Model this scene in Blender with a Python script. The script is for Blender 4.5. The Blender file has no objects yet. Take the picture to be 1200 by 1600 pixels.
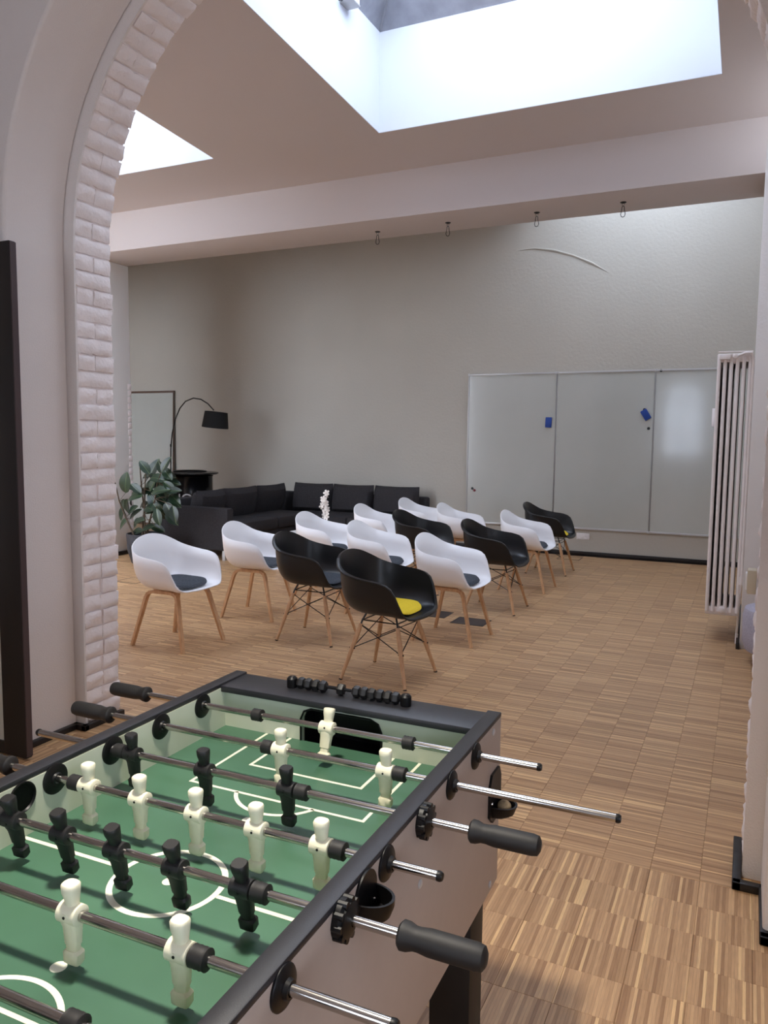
import bpy, bmesh, math, random
from mathutils import Vector, Matrix, noise
random.seed(7)
PI = math.pi
S = bpy.context.scene
COL = S.collection

# ------------------------------------------------------------------ camera, world, exposure
YAW, PITCH, ROLL, CAMZ, FPX = .43812, .09577, .010735, 1.55, 1212.2
_f = Vector((-math.sin(YAW) * math.cos(PITCH), math.cos(YAW) * math.cos(PITCH), -math.sin(PITCH)))
_r = Vector((math.cos(YAW), math.sin(YAW), 0)); _u = _r.cross(_f)
_r2 = math.cos(ROLL) * _r + math.sin(ROLL) * _u; _u2 = -math.sin(ROLL) * _r + math.cos(ROLL) * _u
cam = bpy.data.cameras.new('camera'); co = bpy.data.objects.new('camera', cam); COL.objects.link(co)
cam.sensor_fit = 'HORIZONTAL'; cam.sensor_width = 36; cam.lens = 36 * FPX / 1200
cam.clip_start = .02; cam.clip_end = 200
_m = Matrix((_r2, _u2, -_f)).transposed().to_4x4(); _m.translation = (0, 0, CAMZ); co.matrix_world = _m
S.camera = co

W = bpy.data.worlds.new('overcast_sky'); S.world = W; W.use_nodes = True
bg = W.node_tree.nodes['Background']; bg.inputs['Color'].default_value = (.80, .87, 1.0, 1); bg.inputs['Strength'].default_value = 5.2
S.view_settings.view_transform = 'Standard'; S.view_settings.look = 'None'
S.view_settings.exposure = 0.78; S.view_settings.gamma = 1.0; S.view_settings.use_curve_mapping = False
S.cycles.use_denoising = True
S.cycles.max_bounces = 12; S.cycles.diffuse_bounces = 8; S.cycles.glossy_bounces = 4
S.cycles.transparent_max_bounces = 8; S.cycles.sample_clamp_indirect = 12
S.cycles.caustics_reflective = False; S.cycles.caustics_refractive = False

def portal(x0, x1, y0, y1, z):
    l = bpy.data.lights.new('sky_portal', 'AREA'); l.shape = 'RECTANGLE'; l.size = x1 - x0; l.size_y = y1 - y0
    l.cycles.is_portal = True
    o = bpy.data.objects.new('sky_portal', l); COL.objects.link(o); o.location = ((x0 + x1) / 2, (y0 + y1) / 2, z)
CEIL = lambda y: 4.12 + .06 * (7.1 - y)
SKY = [(-3.04, -.31, 3.75, 6.30), (-7.5, -4.75, 3.75, 6.24)]
REAR = (-2.6, -.02, 8.55, 10.47)
portal(-2.79, -.56, 4.0, 6.05, 5.36); portal(-7.25, -5.0, 4.0, 6.0, 5.36); portal(-2.65, -.27, 8.8, 10.22, 5.24)

# ------------------------------------------------------------------ materials
def srgb(*c):
    return tuple(((v / 255) / 12.92 if v / 255 <= .04045 else ((v / 255 + .055) / 1.055) ** 2.4) for v in c) + (1,)
class NT:
    def __init__(s, name):
        s.m = bpy.data.materials.new(name); s.m.use_nodes = True; s.t = s.m.node_tree; s.b = s.t.nodes['Principled BSDF']
    def n(s, kind, **kw):
        x = s.t.nodes.new('ShaderNode' + kind)
        for k, v in kw.items():
            if k in x.inputs.keys(): x.inputs[k].default_value = v
            else: setattr(x, k, v)
        return x
    def l(s, a, b): s.t.links.new(a, b)
    def math(s, op, a, b=None):
        x = s.n('Math', operation=op)
        for i, v in enumerate((a, b)):
            if v is None: continue
            if isinstance(v, (int, float)): x.inputs[i].default_value = v
            else: s.l(v, x.inputs[i])
        return x.outputs[0]
def mat(name, col, rough=.5, metal=0, spec=.5, bump=None, var=None, coat=0, coords='Object'):
    """bump=(scale, strength, distance[, detail]); var=(scale, amount)"""
    t = NT(name); c = srgb(*col); b = t.b
    b.inputs['Base Color'].default_value = c; b.inputs['Roughness'].default_value = rough
    b.inputs['Metallic'].default_value = metal; b.inputs['Specular IOR Level'].default_value = spec
    b.inputs['Coat Weight'].default_value = coat; b.inputs['Coat Roughness'].default_value = .08
    if bump or var:
        if coords == 'World': co_ = t.n('NewGeometry').outputs['Position']
        else: co_ = t.n('TexCoord').outputs[coords]
    if var:
        nz = t.n('TexNoise', Scale=var[0], Detail=4.0); t.l(co_, nz.inputs['Vector'])
        rp = t.n('ValToRGB'); k = var[1]
        rp.color_ramp.elements[0].position = .3; rp.color_ramp.elements[1].position = .7
        rp.color_ramp.elements[0].color = tuple(v * (1 - k) for v in c[:3]) + (1,)
        rp.color_ramp.elements[1].color = tuple(min(1, v * (1 + k)) for v in c[:3]) + (1,)
        t.l(nz.outputs['Fac'], rp.inputs['Fac']); t.l(rp.outputs['Color'], b.inputs['Base Color'])
    if bump:
        nb = t.n('TexNoise', Scale=bump[0], Detail=(bump[3] if len(bump) > 3 else 3.0)); t.l(co_, nb.inputs['Vector'])
        bp = t.n('Bump', Strength=bump[1], Distance=bump[2]); t.l(nb.outputs['Fac'], bp.inputs['Height'])
        t.l(bp.outputs['Normal'], b.inputs['Normal'])
    return t.m
M = {}
M['plaster'] = mat('white_wall_plaster', (216, 211, 206), .85, bump=(55, .35, .006, 5), var=(1.3, .03), coords='World')
M['plaster_far'] = mat('rough_wall_plaster', (188, 184, 174), .8, bump=(26, .32, .010, 6), var=(.9, .04), coords='World')
M['reveal'] = mat('sprayed_plaster', (224, 217, 213), .9, bump=(160, .5, .004, 4), var=(2, .02), coords='World')
M['ceiling'] = mat('ceiling_paint', (204, 196, 193), .9, bump=(40, .1, .003), coords='World')
M['shaft'] = mat('skylight_shaft_paint', (212, 216, 224), .85, bump=(30, .08, .003), coords='World')
M['pillar_lit'] = mat('brightened_pillar_plaster', (240, 240, 238), .85, bump=(60, .2, .004), coords='World')  # left pillar: whiter than the plaster, stands in for light falling on it
M['frosted'] = mat('frosted_door_glass', (186, 184, 172), .3, bump=(12, .04, .001), coat=.4)
M['brick'] = mat('white_painted_brick', (236, 228, 226), .75, bump=(55, .8, .005, 6), var=(6, .04), coords='World')
M['kerb'] = mat('aged_aluminium_kerb', (150, 152, 160), .5, metal=.3, bump=(12, .3, .01), var=(7, .15))
M['base'] = mat('black_baseboard', (30, 26, 25), .45, bump=(30, .2, .002), var=(9, .3))
M['white_plastic'] = mat('white_polypropylene', (242, 241, 242), .34, bump=(300, .05, .0005))
M['black_plastic'] = mat('black_polypropylene', (17, 18, 20), .36, bump=(300, .05, .0005))
M['rubber'] = mat('black_rubber', (24, 22, 21), .6, bump=(120, .15, .0008))
M['gloss_black'] = mat('glossy_black_plastic', (12, 11, 12), .42, spec=.3, bump=(60, .05, .0005))
M['felt_grey'] = mat('grey_felt', (74, 78, 84), .95, spec=.1, bump=(350, .6, .002), var=(90, .25))
M['felt_yellow'] = mat('yellow_felt', (236, 205, 62), .95, spec=.1, bump=(350, .6, .002), var=(90, .06))
M['sofa'] = mat('charcoal_sofa_fabric', (58, 56, 58), .95, spec=.15, bump=(420, .5, .002), var=(60, .12))
M['steel'] = mat('polished_steel', (190, 186, 180), .16, metal=1, bump=(80, .03, .0003))
M['chrome'] = mat('chrome', (215, 215, 215), .08, metal=1, bump=(80, .01, .0002))
M['alu'] = mat('anodised_aluminium', (190, 190, 190), .4, metal=.35, bump=(90, .04, .0003))
M['black_metal'] = mat('black_metal', (16, 16, 17), .4, bump=(80, .05, .0004))
M['drum'] = mat('black_drum_enamel', (9, 9, 12), .22, bump=(14, .1, .002))
M['rad'] = mat('cream_radiator_enamel', (226, 218, 214), .35, bump=(50, .12, .002), var=(6, .03))
M['board'] = mat('whiteboard_enamel', (184, 187, 181), .16, coat=.6, bump=(5, .02, .002), var=(2.5, .02))
M['blue'] = mat('blue_foam', (24, 66, 150), .6, bump=(150, .2, .001))
M['red'] = mat('dark_red_plastic', (120, 24, 34), .4, bump=(90, .05, .0005))
M['lamp'] = mat('black_lamp_fabric', (16, 15, 15), .9, bump=(300, .4, .001))
M['pot'] = mat('dark_slate_pot', (48, 49, 54), .7, bump=(22, .8, .01), var=(15, .3))
M['soil'] = mat('potting_soil', (38, 30, 24), .95, bump=(60, 1, .01))
M['stem'] = mat('woody_stem', (74, 60, 44), .8, bump=(60, .4, .003))
M['petal'] = mat('white_orchid_petal', (240, 234, 228), .6, bump=(60, .1, .001))
M['fig_white'] = mat('cream_player_plastic', (232, 226, 198), .45, bump=(120, .08, .0006), var=(60, .03))
M['fig_black'] = mat('black_player_plastic', (20, 19, 19), .5, bump=(120, .08, .0006))
M['rail'] = mat('black_laminate_edge', (34, 34, 38), .42, bump=(500, .35, .0006))
M['panel'] = mat('grey_laminate_panel', (172, 156, 144), .5, bump=(400, .06, .0003), var=(30, .02))
M['inner'] = mat('pale_green_grey_laminate', (202, 206, 186), .5, bump=(300, .05, .0003))
M['line'] = mat('cream_field_marking', (232, 230, 208), .45, bump=(200, .05, .0003))
M['black_leg'] = mat('black_table_leg', (24, 20, 18), .55, bump=(90, .1, .0006))
M['pouf'] = mat('grey_upholstery', (168, 164, 176), .95, bump=(300, .6, .002), var=(80, .12))
M['beige'] = mat('beige_plastic', (196, 184, 160), .5, bump=(90, .05, .0004))
M['cork'] = mat('worn_cork_ball', (150, 128, 96), .8, bump=(90, .6, .002), var=(70, .4))
M['mirror_frame'] = mat('brown_thin_frame', (92, 70, 58), .5, bump=(60, .2, .001))
M['bitumen'] = mat('dark_floor_box_lid', (60, 52, 50), .5, bump=(80, .2, .001))
M['black_frame'] = mat('black_door_frame', (28, 25, 24), .45, bump=(70, .1, .0006))
M['purple_edge'] = mat('dark_plum_edge', (70, 56, 58), .45, bump=(70, .1, .0006))

def wood(name, a, b_, rough=.42):
    t = NT(name); tc = t.n('TexCoord').outputs['Object']; mp = t.n('Mapping'); mp.inputs['Scale'].default_value = (30, 30, 3)
    t.l(tc, mp.inputs['Vector']); nz = t.n('TexNoise', Scale=3.0, Detail=6.0); t.l(mp.outputs[0], nz.inputs['Vector'])
    rp = t.n('ValToRGB'); rp.color_ramp.elements[0].position = .3; rp.color_ramp.elements[1].position = .7
    rp.color_ramp.elements[0].color = srgb(*a); rp.color_ramp.elements[1].color = srgb(*b_)
    t.l(nz.outputs['Fac'], rp.inputs['Fac']); t.l(rp.outputs['Color'], t.b.inputs['Base Color']); t.b.inputs['Roughness'].default_value = rough
    bp = t.n('Bump', Strength=.1, Distance=.001); t.l(nz.outputs['Fac'], bp.inputs['Height']); t.l(bp.outputs['Normal'], t.b.inputs['Normal'])
    return t.m
M['beech'] = wood('beech_wood', (186, 140, 100), (212, 170, 128))

def parquet(name, along):
    """on-edge strip parquet; along='X' strips run in X (far bay) or 'Y' (near bay). Colours follow the world position."""
    t = NT(name); g = t.n('NewGeometry').outputs['Position']; sx = t.n('SeparateXYZ'); t.l(g, sx.inputs[0])
    X, Y = sx.outputs['X'], sx.outputs['Y']
    lng, acr = (X, Y) if along == 'X' else (Y, X)
    off, pit = (.083, .1675) if along == 'X' else (-2.841, .1645)
    w = .0093
    row = t.math('FLOOR', t.math('DIVIDE', t.math('ADD', lng, off), pit))
    q = t.math('DIVIDE', t.math('ADD', acr, t.math('MULTIPLY', row, .0031)), w)
    sid = t.math('FLOOR', q); fr = t.math('FRACT', q)
    cv = t.n('CombineXYZ'); t.l(row, cv.inputs[0]); t.l(sid, cv.inputs[1])
    wn = t.n('TexWhiteNoise', noise_dimensions='3D'); t.l(cv.outputs[0], wn.inputs['Vector'])
    rp = t.n('ValToRGB'); e = rp.color_ramp.elements
    e[0].position = 0; e[0].color = srgb(152, 114, 80); e[1].position = 1; e[1].color = srgb(220, 180, 130)
    for p, c in ((.25, (174, 136, 98)), (.7, (190, 151, 111)), (.88, (200, 161, 119)), (.95, (222, 184, 134))):
        k = e.new(p); k.color = srgb(*c)
    t.l(wn.outputs['Value'], rp.inputs['Fac'])
    # grain, stretched along the strip, and a broad tone drift
    mp = t.n('Mapping'); mp.inputs['Scale'].default_value = (14, 260, 1) if along == 'X' else (260, 14, 1)
    t.l(g, mp.inputs['Vector']); nz = t.n('TexNoise', Scale=1.0, Detail=5.0, Roughness=.65); t.l(mp.outputs[0], nz.inputs['Vector'])
    mr = t.n('MapRange'); mr.inputs['From Min'].default_value = .3; mr.inputs['From Max'].default_value = .7
    mr.inputs['To Min'].default_value = .82; mr.inputs['To Max'].default_value = 1.12; t.l(nz.outputs['Fac'], mr.inputs['Value'])
    bl = t.n('TexWhiteNoise', noise_dimensions='3D'); cb = t.n('CombineXYZ'); t.l(row, cb.inputs[0])
    t.l(t.math('FLOOR', t.math('DIVIDE', acr, .1645)), cb.inputs[1]); cb.inputs[2].default_value = 7; t.l(cb.outputs[0], bl.inputs['Vector'])
    mb = t.n('MapRange'); mb.inputs['To Min'].default_value = .95; mb.inputs['To Max'].default_value = 1.05; t.l(bl.outputs['Value'], mb.inputs['Value'])
    gap = t.math('LESS_THAN', t.math('MINIMUM', fr, t.math('SUBTRACT', 1.0, fr)), .05)
    k = t.math('MULTIPLY', t.math('MULTIPLY', mr.outputs[0], mb.outputs[0]), t.math('SUBTRACT', 1.0, t.math('MULTIPLY', gap, .3)))
    mx = t.n('VectorMath', operation='SCALE'); t.l(rp.outputs['Color'], mx.inputs[0]); t.l(k, mx.inputs['Scale'])
    t.l(mx.outputs[0], t.b.inputs['Base Color'])
    t.b.inputs['Roughness'].default_value = .42; t.b.inputs['Specular IOR Level'].default_value = .4
    bp = t.n('Bump', Strength=.25, Distance=.0015)
    t.l(t.math('SUBTRACT', nz.outputs['Fac'], gap), bp.inputs['Height']); t.l(bp.outputs['Normal'], t.b.inputs['Normal'])
    return t.m
M['parq_far'] = parquet('strip_parquet_across', 'X'); M['parq_near'] = parquet('strip_parquet_lengthwise', 'Y')
M['joint'] = mat('dark_floor_joint', (62, 44, 32), .9, bump=(40, .2, .001))

def field_mat():
    t = NT('green_playfield_print'); tc = t.n('TexCoord').outputs['Object']
    nz = t.n('TexNoise', Scale=3.0, Detail=4.0); t.l(tc, nz.inputs['Vector'])
    n2 = t.n('TexNoise', Scale=260.0, Detail=2.0); t.l(tc, n2.inputs['Vector'])
    rp = t.n('ValToRGB'); rp.color_ramp.elements[0].position = .3; rp.color_ramp.elements[1].position = .75
    rp.color_ramp.elements[0].color = srgb(60, 94, 74); rp.color_ramp.elements[1].color = srgb(76, 116, 90)
    t.l(nz.outputs['Fac'], rp.inputs['Fac']); t.l(rp.outputs['Color'], t.b.inputs['Base Color']); t.b.inputs['Roughness'].default_value = .38
    bp = t.n('Bump', Strength=.12, Distance=.0004); t.l(n2.outputs['Fac'], bp.inputs['Height']); t.l(bp.outputs['Normal'], t.b.inputs['Normal'])
    return t.m
M['field'] = field_mat()
def leaf_mat():
    t = NT('dark_rubber_leaf'); oi = t.n('ObjectInfo'); rp = t.n('ValToRGB')
    rp.color_ramp.elements[0].color = srgb(18, 34, 24); rp.color_ramp.elements[1].color = srgb(36, 56, 36)
    tc = t.n('TexCoord').outputs['Object']; sx = t.n('SeparateXYZ'); t.l(tc, sx.inputs[0])
    rib = t.math('LESS_THAN', t.math('ABSOLUTE', sx.outputs['Y']), .0022)
    t.l(oi.outputs['Random'], rp.inputs['Fac'])
    mx = t.n('MixRGB'); mx.inputs['Color2'].default_value = srgb(96, 112, 74); t.l(rib, mx.inputs['Fac']); t.l(rp.outputs['Color'], mx.inputs['Color1'])
    t.l(mx.outputs[0], t.b.inputs['Base Color']); t.b.inputs['Roughness'].default_value = .34
    return t.m
M['leaf'] = leaf_mat()
def pane_mat(name, tr, tint, rough=.03):
    t = NT(name); out = t.t.nodes['Material Output']; a = t.n('BsdfTransparent'); a.inputs['Color'].default_value = tint
    g = t.n('BsdfGlossy'); g.inputs['Roughness'].default_value = rough; g.inputs['Color'].default_value = (.9, .9, .9, 1)
    nz = t.n('TexNoise', Scale=6.0); mr = t.n('MapRange'); mr.inputs['To Min'].default_value = tr; mr.inputs['To Max'].default_value = tr + .04
    t.l(nz.outputs['Fac'], mr.inputs['Value'])
    mx = t.n('MixShader'); t.l(mr.outputs[0], mx.inputs[0]); t.l(a.outputs[0], mx.inputs[1]); t.l(g.outputs[0], mx.inputs[2]); t.l(mx.outputs[0], out.inputs['Surface'])
    return t.m
M['glass'] = pane_mat('clear_window_glass', .05, (.95, .97, 1, 1)); M['door_glass'] = pane_mat('door_glass', .12, (.85, .88, .82, 1))

# ------------------------------------------------------------------ mesh helpers
class B:
    def __init__(s): s.bm = bmesh.new(); s.mi = 0
    def face(s, vs):
        try:
            f = s.bm.faces.new(vs); f.material_index = s.mi; return f
        except ValueError: return None
    def box(s, x0, x1, y0, y1, z0, z1, bev=0, mtx=None, seg=2):
        vs = [s.bm.verts.new((x, y, z)) for z in (z0, z1) for x, y in ((x0, y0), (x1, y0), (x1, y1), (x0, y1))]
        fs = [s.face([vs[i] for i in q]) for q in ((3, 2, 1, 0), (4, 5, 6, 7), (0, 1, 5, 4), (1, 2, 6, 5), (2, 3, 7, 6), (3, 0, 4, 7))]
        if bev:
            es = list({e for f in fs for e in f.edges})
            r = bmesh.ops.bevel(s.bm, geom=es, offset=bev, segments=seg, profile=.5, affect='EDGES')
            for f in r['faces']: f.material_index = s.mi
            vs = list({v for f in fs if f.is_valid for v in f.verts} | {v for f in r['faces'] for v in f.verts})
        if mtx is not None: bmesh.ops.transform(s.bm, matrix=mtx, verts=vs)
        return vs
    def rings(s, rings, close=True, cap0=True, cap1=True):
        rs = [[s.bm.verts.new(p) for p in r] for r in rings]; n = len(rs[0])
        for a, b in zip(rs, rs[1:]):
            for i in range(n if close else n - 1):
                s.face([a[i], a[(i + 1) % n], b[(i + 1) % n], b[i]])
        if cap0: s.face(list(reversed(rs[0])))
        if cap1: s.face(rs[-1])
        return rs
    def tube(s, pts, rad, n=10, cap=True):
        pts = [Vector(p) for p in pts]; k = len(pts)
        if isinstance(rad, (int, float)): rad = [rad] * k
        rr = []; pv = None
        for i, p in enumerate(pts):
            d = (pts[min(i + 1, k - 1)] - pts[max(i - 1, 0)]).normalized()
            if pv is None: pv = d.orthogonal().normalized()
            pv = (pv - d * pv.dot(d)).normalized(); w = d.cross(pv)
            rr.append([p + rad[i] * (math.cos(2 * PI * j / n) * pv + math.sin(2 * PI * j / n) * w) for j in range(n)])
        s.rings(rr, True, cap, cap)
    def sweep(s, pts, prof, up, scale=None):
        """prof: (a,b) pairs, a along side, b along 'up' made square to the path"""
        pts = [Vector(p) for p in pts]; k = len(pts); up = Vector(up); rr = []
        for i, p in enumerate(pts):
            d = (pts[min(i + 1, k - 1)] - pts[max(i - 1, 0)]).normalized(); sd = d.cross(up).normalized(); u2 = sd.cross(d)
            q = scale[i] if scale else 1
            rr.append([p + q * (a * sd + b * u2) for a, b in prof])
        s.rings(rr)
    def lathe(s, prof, n=24, mtx=None, cap0=True, cap1=True):
        """prof: (r, z) rows"""
        r = s.rings([[(q * math.cos(2 * PI * j / n), q * math.sin(2 * PI * j / n), z) for j in range(n)] for q, z in prof], True, cap0, cap1)
        if mtx is not None: bmesh.ops.transform(s.bm, matrix=mtx, verts=[v for a in r for v in a])
    def prism(s, poly, d, mtx=None):
        """poly: (x, y) outline, extruded 0..d in z"""
        a = [s.bm.verts.new((x, y, 0)) for x, y in poly]; b = [s.bm.verts.new((x, y, d)) for x, y in poly]; n = len(a)
        s.face(list(reversed(a))); s.face(b)
        for i in range(n): s.face([a[i], a[(i + 1) % n], b[(i + 1) % n], b[i]])
        if mtx is not None: bmesh.ops.transform(s.bm, matrix=mtx, verts=a + b)
    def mesh(s, name, mats, smooth=35, normals=True):
        if normals: bmesh.ops.recalc_face_normals(s.bm, faces=s.bm.faces)
        me = bpy.data.meshes.new(name); s.bm.to_mesh(me); s.bm.free()
        for m in (mats if isinstance(mats, (list, tuple)) else [mats]): me.materials.append(M[m])
        if smooth:
            for p in me.polygons: p.use_smooth = True
            me.set_sharp_from_angle(angle=math.radians(smooth))
        return me
def put(name, me, parent=None, loc=None, rot=None, mtx=None):
    o = bpy.data.objects.new(name, me); COL.objects.link(o)
    if parent is not None: o.parent = parent
    if mtx is not None: o.matrix_local = mtx
    else:
        if loc is not None: o.location = loc
        if rot is not None: o.rotation_euler = rot
    return o
def obj(name, b, mats, parent=None, smooth=35, **kw): return put(name, b.mesh(name, mats, smooth), parent, **kw)
def tag(o, label, cat, group=None):
    o['label'] = label; o['category'] = cat
    if group: o['group'] = group
    return o
def thing(name, label, cat, loc=(0, 0, 0), rz=0, group=None):
    o = bpy.data.objects.new(name, None); COL.objects.link(o); o.location = loc; o.rotation_euler = (0, 0, rz)
    o.empty_display_size = .1
    return tag(o, label, cat, group)
def struct(o): o['kind'] = 'structure'; return o
def bx(name, x0, x1, y0, y1, z0, z1, m, parent=None, bev=0, **kw):
    b = B(); b.box(x0, x1, y0, y1, z0, z1, bev); return obj(name, b, m, parent, **kw)
def copy_tree(o, parent=None):
    c = o.copy(); COL.objects.link(c)
    if parent is not None: c.parent = parent
    for ch in o.children: copy_tree(ch, c)
    return c
def T(x, y, z): return Matrix.Translation((x, y, z))
def Rx(a): return Matrix.Rotation(a, 4, 'X')
def Ry(a): return Matrix.Rotation(a, 4, 'Y')
def Rz(a): return Matrix.Rotation(a, 4, 'Z')
def ray(px, py): return _r2 * ((px - 600) / FPX) - _u2 * ((py - 800) / FPX) + _f
def at(px, py, Y):
    """the point of the plane at depth Y that was measured at that spot of the photograph"""
    d = ray(px, py); return Vector((0, 0, CAMZ)) + d * (Y / d.y)

# ------------------------------------------------------------------ floor
XL, XR, YF, YB = -10.3, .9, 10.5, -3.3
b = B(); b.box(XL - .2, 2.2, YB - .2, YF + .2, -.12, -.0035); floor = struct(obj('floor', b, 'joint'))
def block(b, x0, x1, y0, y1, z=0):
    g, c = .0003, .0008
    lo = [b.bm.verts.new(p) for p in ((x0 + g, y0 + g, -.0035), (x1 - g, y0 + g, -.0035), (x1 - g, y1 - g, -.0035), (x0 + g, y1 - g, -.0035))]
    md = [b.bm.verts.new(p) for p in ((x0 + g, y0 + g, z - c), (x1 - g, y0 + g, z - c), (x1 - g, y1 - g, z - c), (x0 + g, y1 - g, z - c))]
    hi = [b.bm.verts.new(p) for p in ((x0 + g + c, y0 + g + c, z), (x1 - g - c, y0 + g + c, z), (x1 - g - c, y1 - g - c, z), (x0 + g + c, y1 - g - c, z))]
    for a, d in ((lo, md), (md, hi)):
        for i in range(4): b.face([a[i], a[(i + 1) % 4], d[(i + 1) % 4], d[i]])
    b.face(hi)
PX, PY = .1675, .1645
b = B(); block(b, 0, PX, 0, PY); far_me = b.mesh('parquet_block', 'parq_far', 0)
b = B(); block(b, 0, PX, 0, PY); near_me = b.mesh('parquet_block', 'parq_near', 0)
cells = []
for i in range(-62, 5):
    for j in range(47):
        x = -.083 + i * PX; y = 2.843 + j * PY
        if x < -10.4 or x > .55 or y > 10.4: continue
        cells.append((x, y, far_me))
for i in range(-40, 14):
    for j in range(1, 38):
        x = -.083 + i * PX; y = 2.841 - j * PY
        if y < -3.2: continue
        cells.append((x, y, near_me))
def seen_rank(c):
    x, y = c[0] + PX / 2, c[1] + PY / 2
    v = Vector((x, y, -CAMZ)); d = v.dot(_f)
    if d < .5: return 1e9
    u, w = 600 + FPX * v.dot(_r2) / d, 800 - FPX * v.dot(_u2) / d
    hid = u < 200 or u > 1215 or w > 1620 or (w > 1075 and u < 690) or (x < -.45 and 0 < y < 1.8)
    return 1e6 + d if hid else d
cells.sort(key=seen_rank)
for x, y, me in cells[:298]: put('parquet_block', me, floor, loc=(x, y, random.uniform(-.0001, .0001)))
for me, nm in ((far_me, 'parq_far'), (near_me, 'parq_near')):
    b = B()
    for x, y, q in cells[298:]:
        if q is me: block(b, x, x + PX, y, y + PY)
    o = obj('parquet', b, nm, floor, 0); o['kind'] = 'stuff'

# ------------------------------------------------------------------ the arch wall
CLX, CRX, SPR, RAD = -1.72, -1.33, 2.48, 1.38          # centres of the two corner arcs, springing height, radius
def arch_path(off, n=22):
    """left foot up, over and down to the right foot; off > 0 widens the opening"""
    r = RAD + off; p = [(CLX - r, 0), (CLX - r, 1.2)]
    p += [(CLX - r * math.cos(a), SPR + r * math.sin(a)) for a in [PI / 2 * i / n for i in range(n + 1)]]
    p += [(CRX + r * math.sin(a), SPR + r * math.cos(a)) for a in [PI / 2 * i / n for i in range(n + 1)]]
    return p + [(CRX + r, 1.2), (CRX + r, 0)]
def arch_slab(b, off, y0, y1):
    b.prism([(-6.2, 0)] + arch_path(off) + [(2.1, 0), (2.1, 4.75), (-6.2, 4.75)], y1 - y0, T(0, y1, 0) @ Rx(PI / 2))
b = B(); arch_slab(b, .062, 2.585, 2.935)
wa = struct(obj('wall_arch', b, 'reveal', None, 30))
bv = wa.modifiers.new('Bevel', 'BEVEL'); bv.width = .014; bv.segments = 3; bv.angle_limit = math.radians(60)
b = B(); arch_slab(b, .018, 2.948, 3.19); obj('brick_ring', b, 'brick', wa, 30)
b = B(); arch_slab(b, .001, 2.9352, 2.947); obj('ring_plaster', b, 'reveal', wa, 30)
def brick_mesh(L, h, seed):
    b = B(); nx, ny = max(5, int(L / .026)), 4; top = []
    rnd = random.Random(seed); jl, jr = rnd.uniform(-.004, .006), rnd.uniform(-.004, .006)
    for i in range(nx + 1):
        row = []
        for j in range(ny + 1):
            u, v = i / nx, j / ny
            x = -L / 2 + jl * (1 - u) + (L + jr - jl) * u; y = -h / 2 + h * v
            e = min(u * L, (1 - u) * L, v * h, (1 - v) * h); z = -.007 if e < 1e-6 else 0
            z += (.010 * noise.noise(Vector((x * 22 + seed * 9, y * 22, seed))) + .006 * noise.noise(Vector((x * 60, y * 60 + seed * 3, seed)))) * (1 if e > 1e-6 else .6)
            x += .007 * noise.noise(Vector((x * 30, y * 30, seed + 5.3))); y += .007 * noise.noise(Vector((x * 30, y * 30, seed + 9.1)))
            row.append(b.bm.verts.new((x, y, z)))
        top.append(row)
    for i in range(nx):
        for j in range(ny): b.face([top[i][j], top[i + 1][j], top[i + 1][j + 1], top[i][j + 1]])
    loop = [top[i][0] for i in range(nx + 1)] + [top[nx][j] for j in range(1, ny + 1)] + [top[i][ny] for i in range(nx - 1, -1, -1)] + [top[0][j] for j in range(ny - 1, 0, -1)]
    low = [b.bm.verts.new((v.co.x * 1.01, v.co.y * 1.04, -.03)) for v in loop]; n = len(loop)
    for i in range(n): b.face([loop[i], low[i], low[(i + 1) % n], loop[(i + 1) % n]])
    return b.mesh('brick', 'brick', 50)
CH = .0838
longs = [brick_mesh(.246, CH - .009, k) for k in range(6)]; shorts = [brick_mesh(.119, CH - .009, 20 + k) for k in range(7)]
path = arch_path(0, 60); seg = []; tot = 0
for (x0, z0), (x1, z1) in zip(path, path[1:]):
    d = math.hypot(x1 - x0, z1 - z0); seg.append((tot, d, x0, z0, (x1 - x0) / d, (z1 - z0) / d)); tot += d
s_ = .03 + CH / 2; k = 0
while s_ < tot - .03:
    a, d, x0, z0, tx, tz = [q for q in seg if q[0] <= s_][-1]
    P = (x0 + tx * (s_ - a), z0 + tz * (s_ - a)); nx_, nz_ = tz, -tx
    sets = [(3.070, random.choice(longs))] if (k % 2 and k > 12) else [(3.009 + random.uniform(-.004, .004), random.choice(shorts)), (3.132 + random.uniform(-.004, .004), random.choice(shorts))]
    for yy, me in sets:
        pr = random.uniform(-.005, .002)
        m = Matrix(((0, tx, nx_, P[0] + nx_ * pr), (1, 0, 0, yy), (0, tz, nz_, P[1] + nz_ * pr), (0, 0, 0, 1)))
        if random.random() < .5: m = m @ Rz(PI)
        put('brick', me, wa, mtx=m @ Rz(random.uniform(-.012, .012)))
    s_ += CH; k += 1
# black baseboards stepping round the two jambs
def base_run(name, pts, t=.030, h=.030):
    b = B()
    for (x0, y0), (x1, y1) in zip(pts, pts[1:]):
        b.box(min(x0, x1) - (t / 2), max(x0, x1) + t / 2, min(y0, y1) - t / 2, max(y0, y1) + t / 2, 0, h, .004)
    return struct(obj(name, b, 'base'))
base_run('baseboard_right', [(.035, 3.17), (.035, 2.85), (.119, 2.85), (.119, 2.56), (1.9, 2.56)])
base_run('baseboard_left', [(-3.085, 3.17), (-3.085, 2.915), (-3.15, 2.915), (-3.15, 2.62)])

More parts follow.
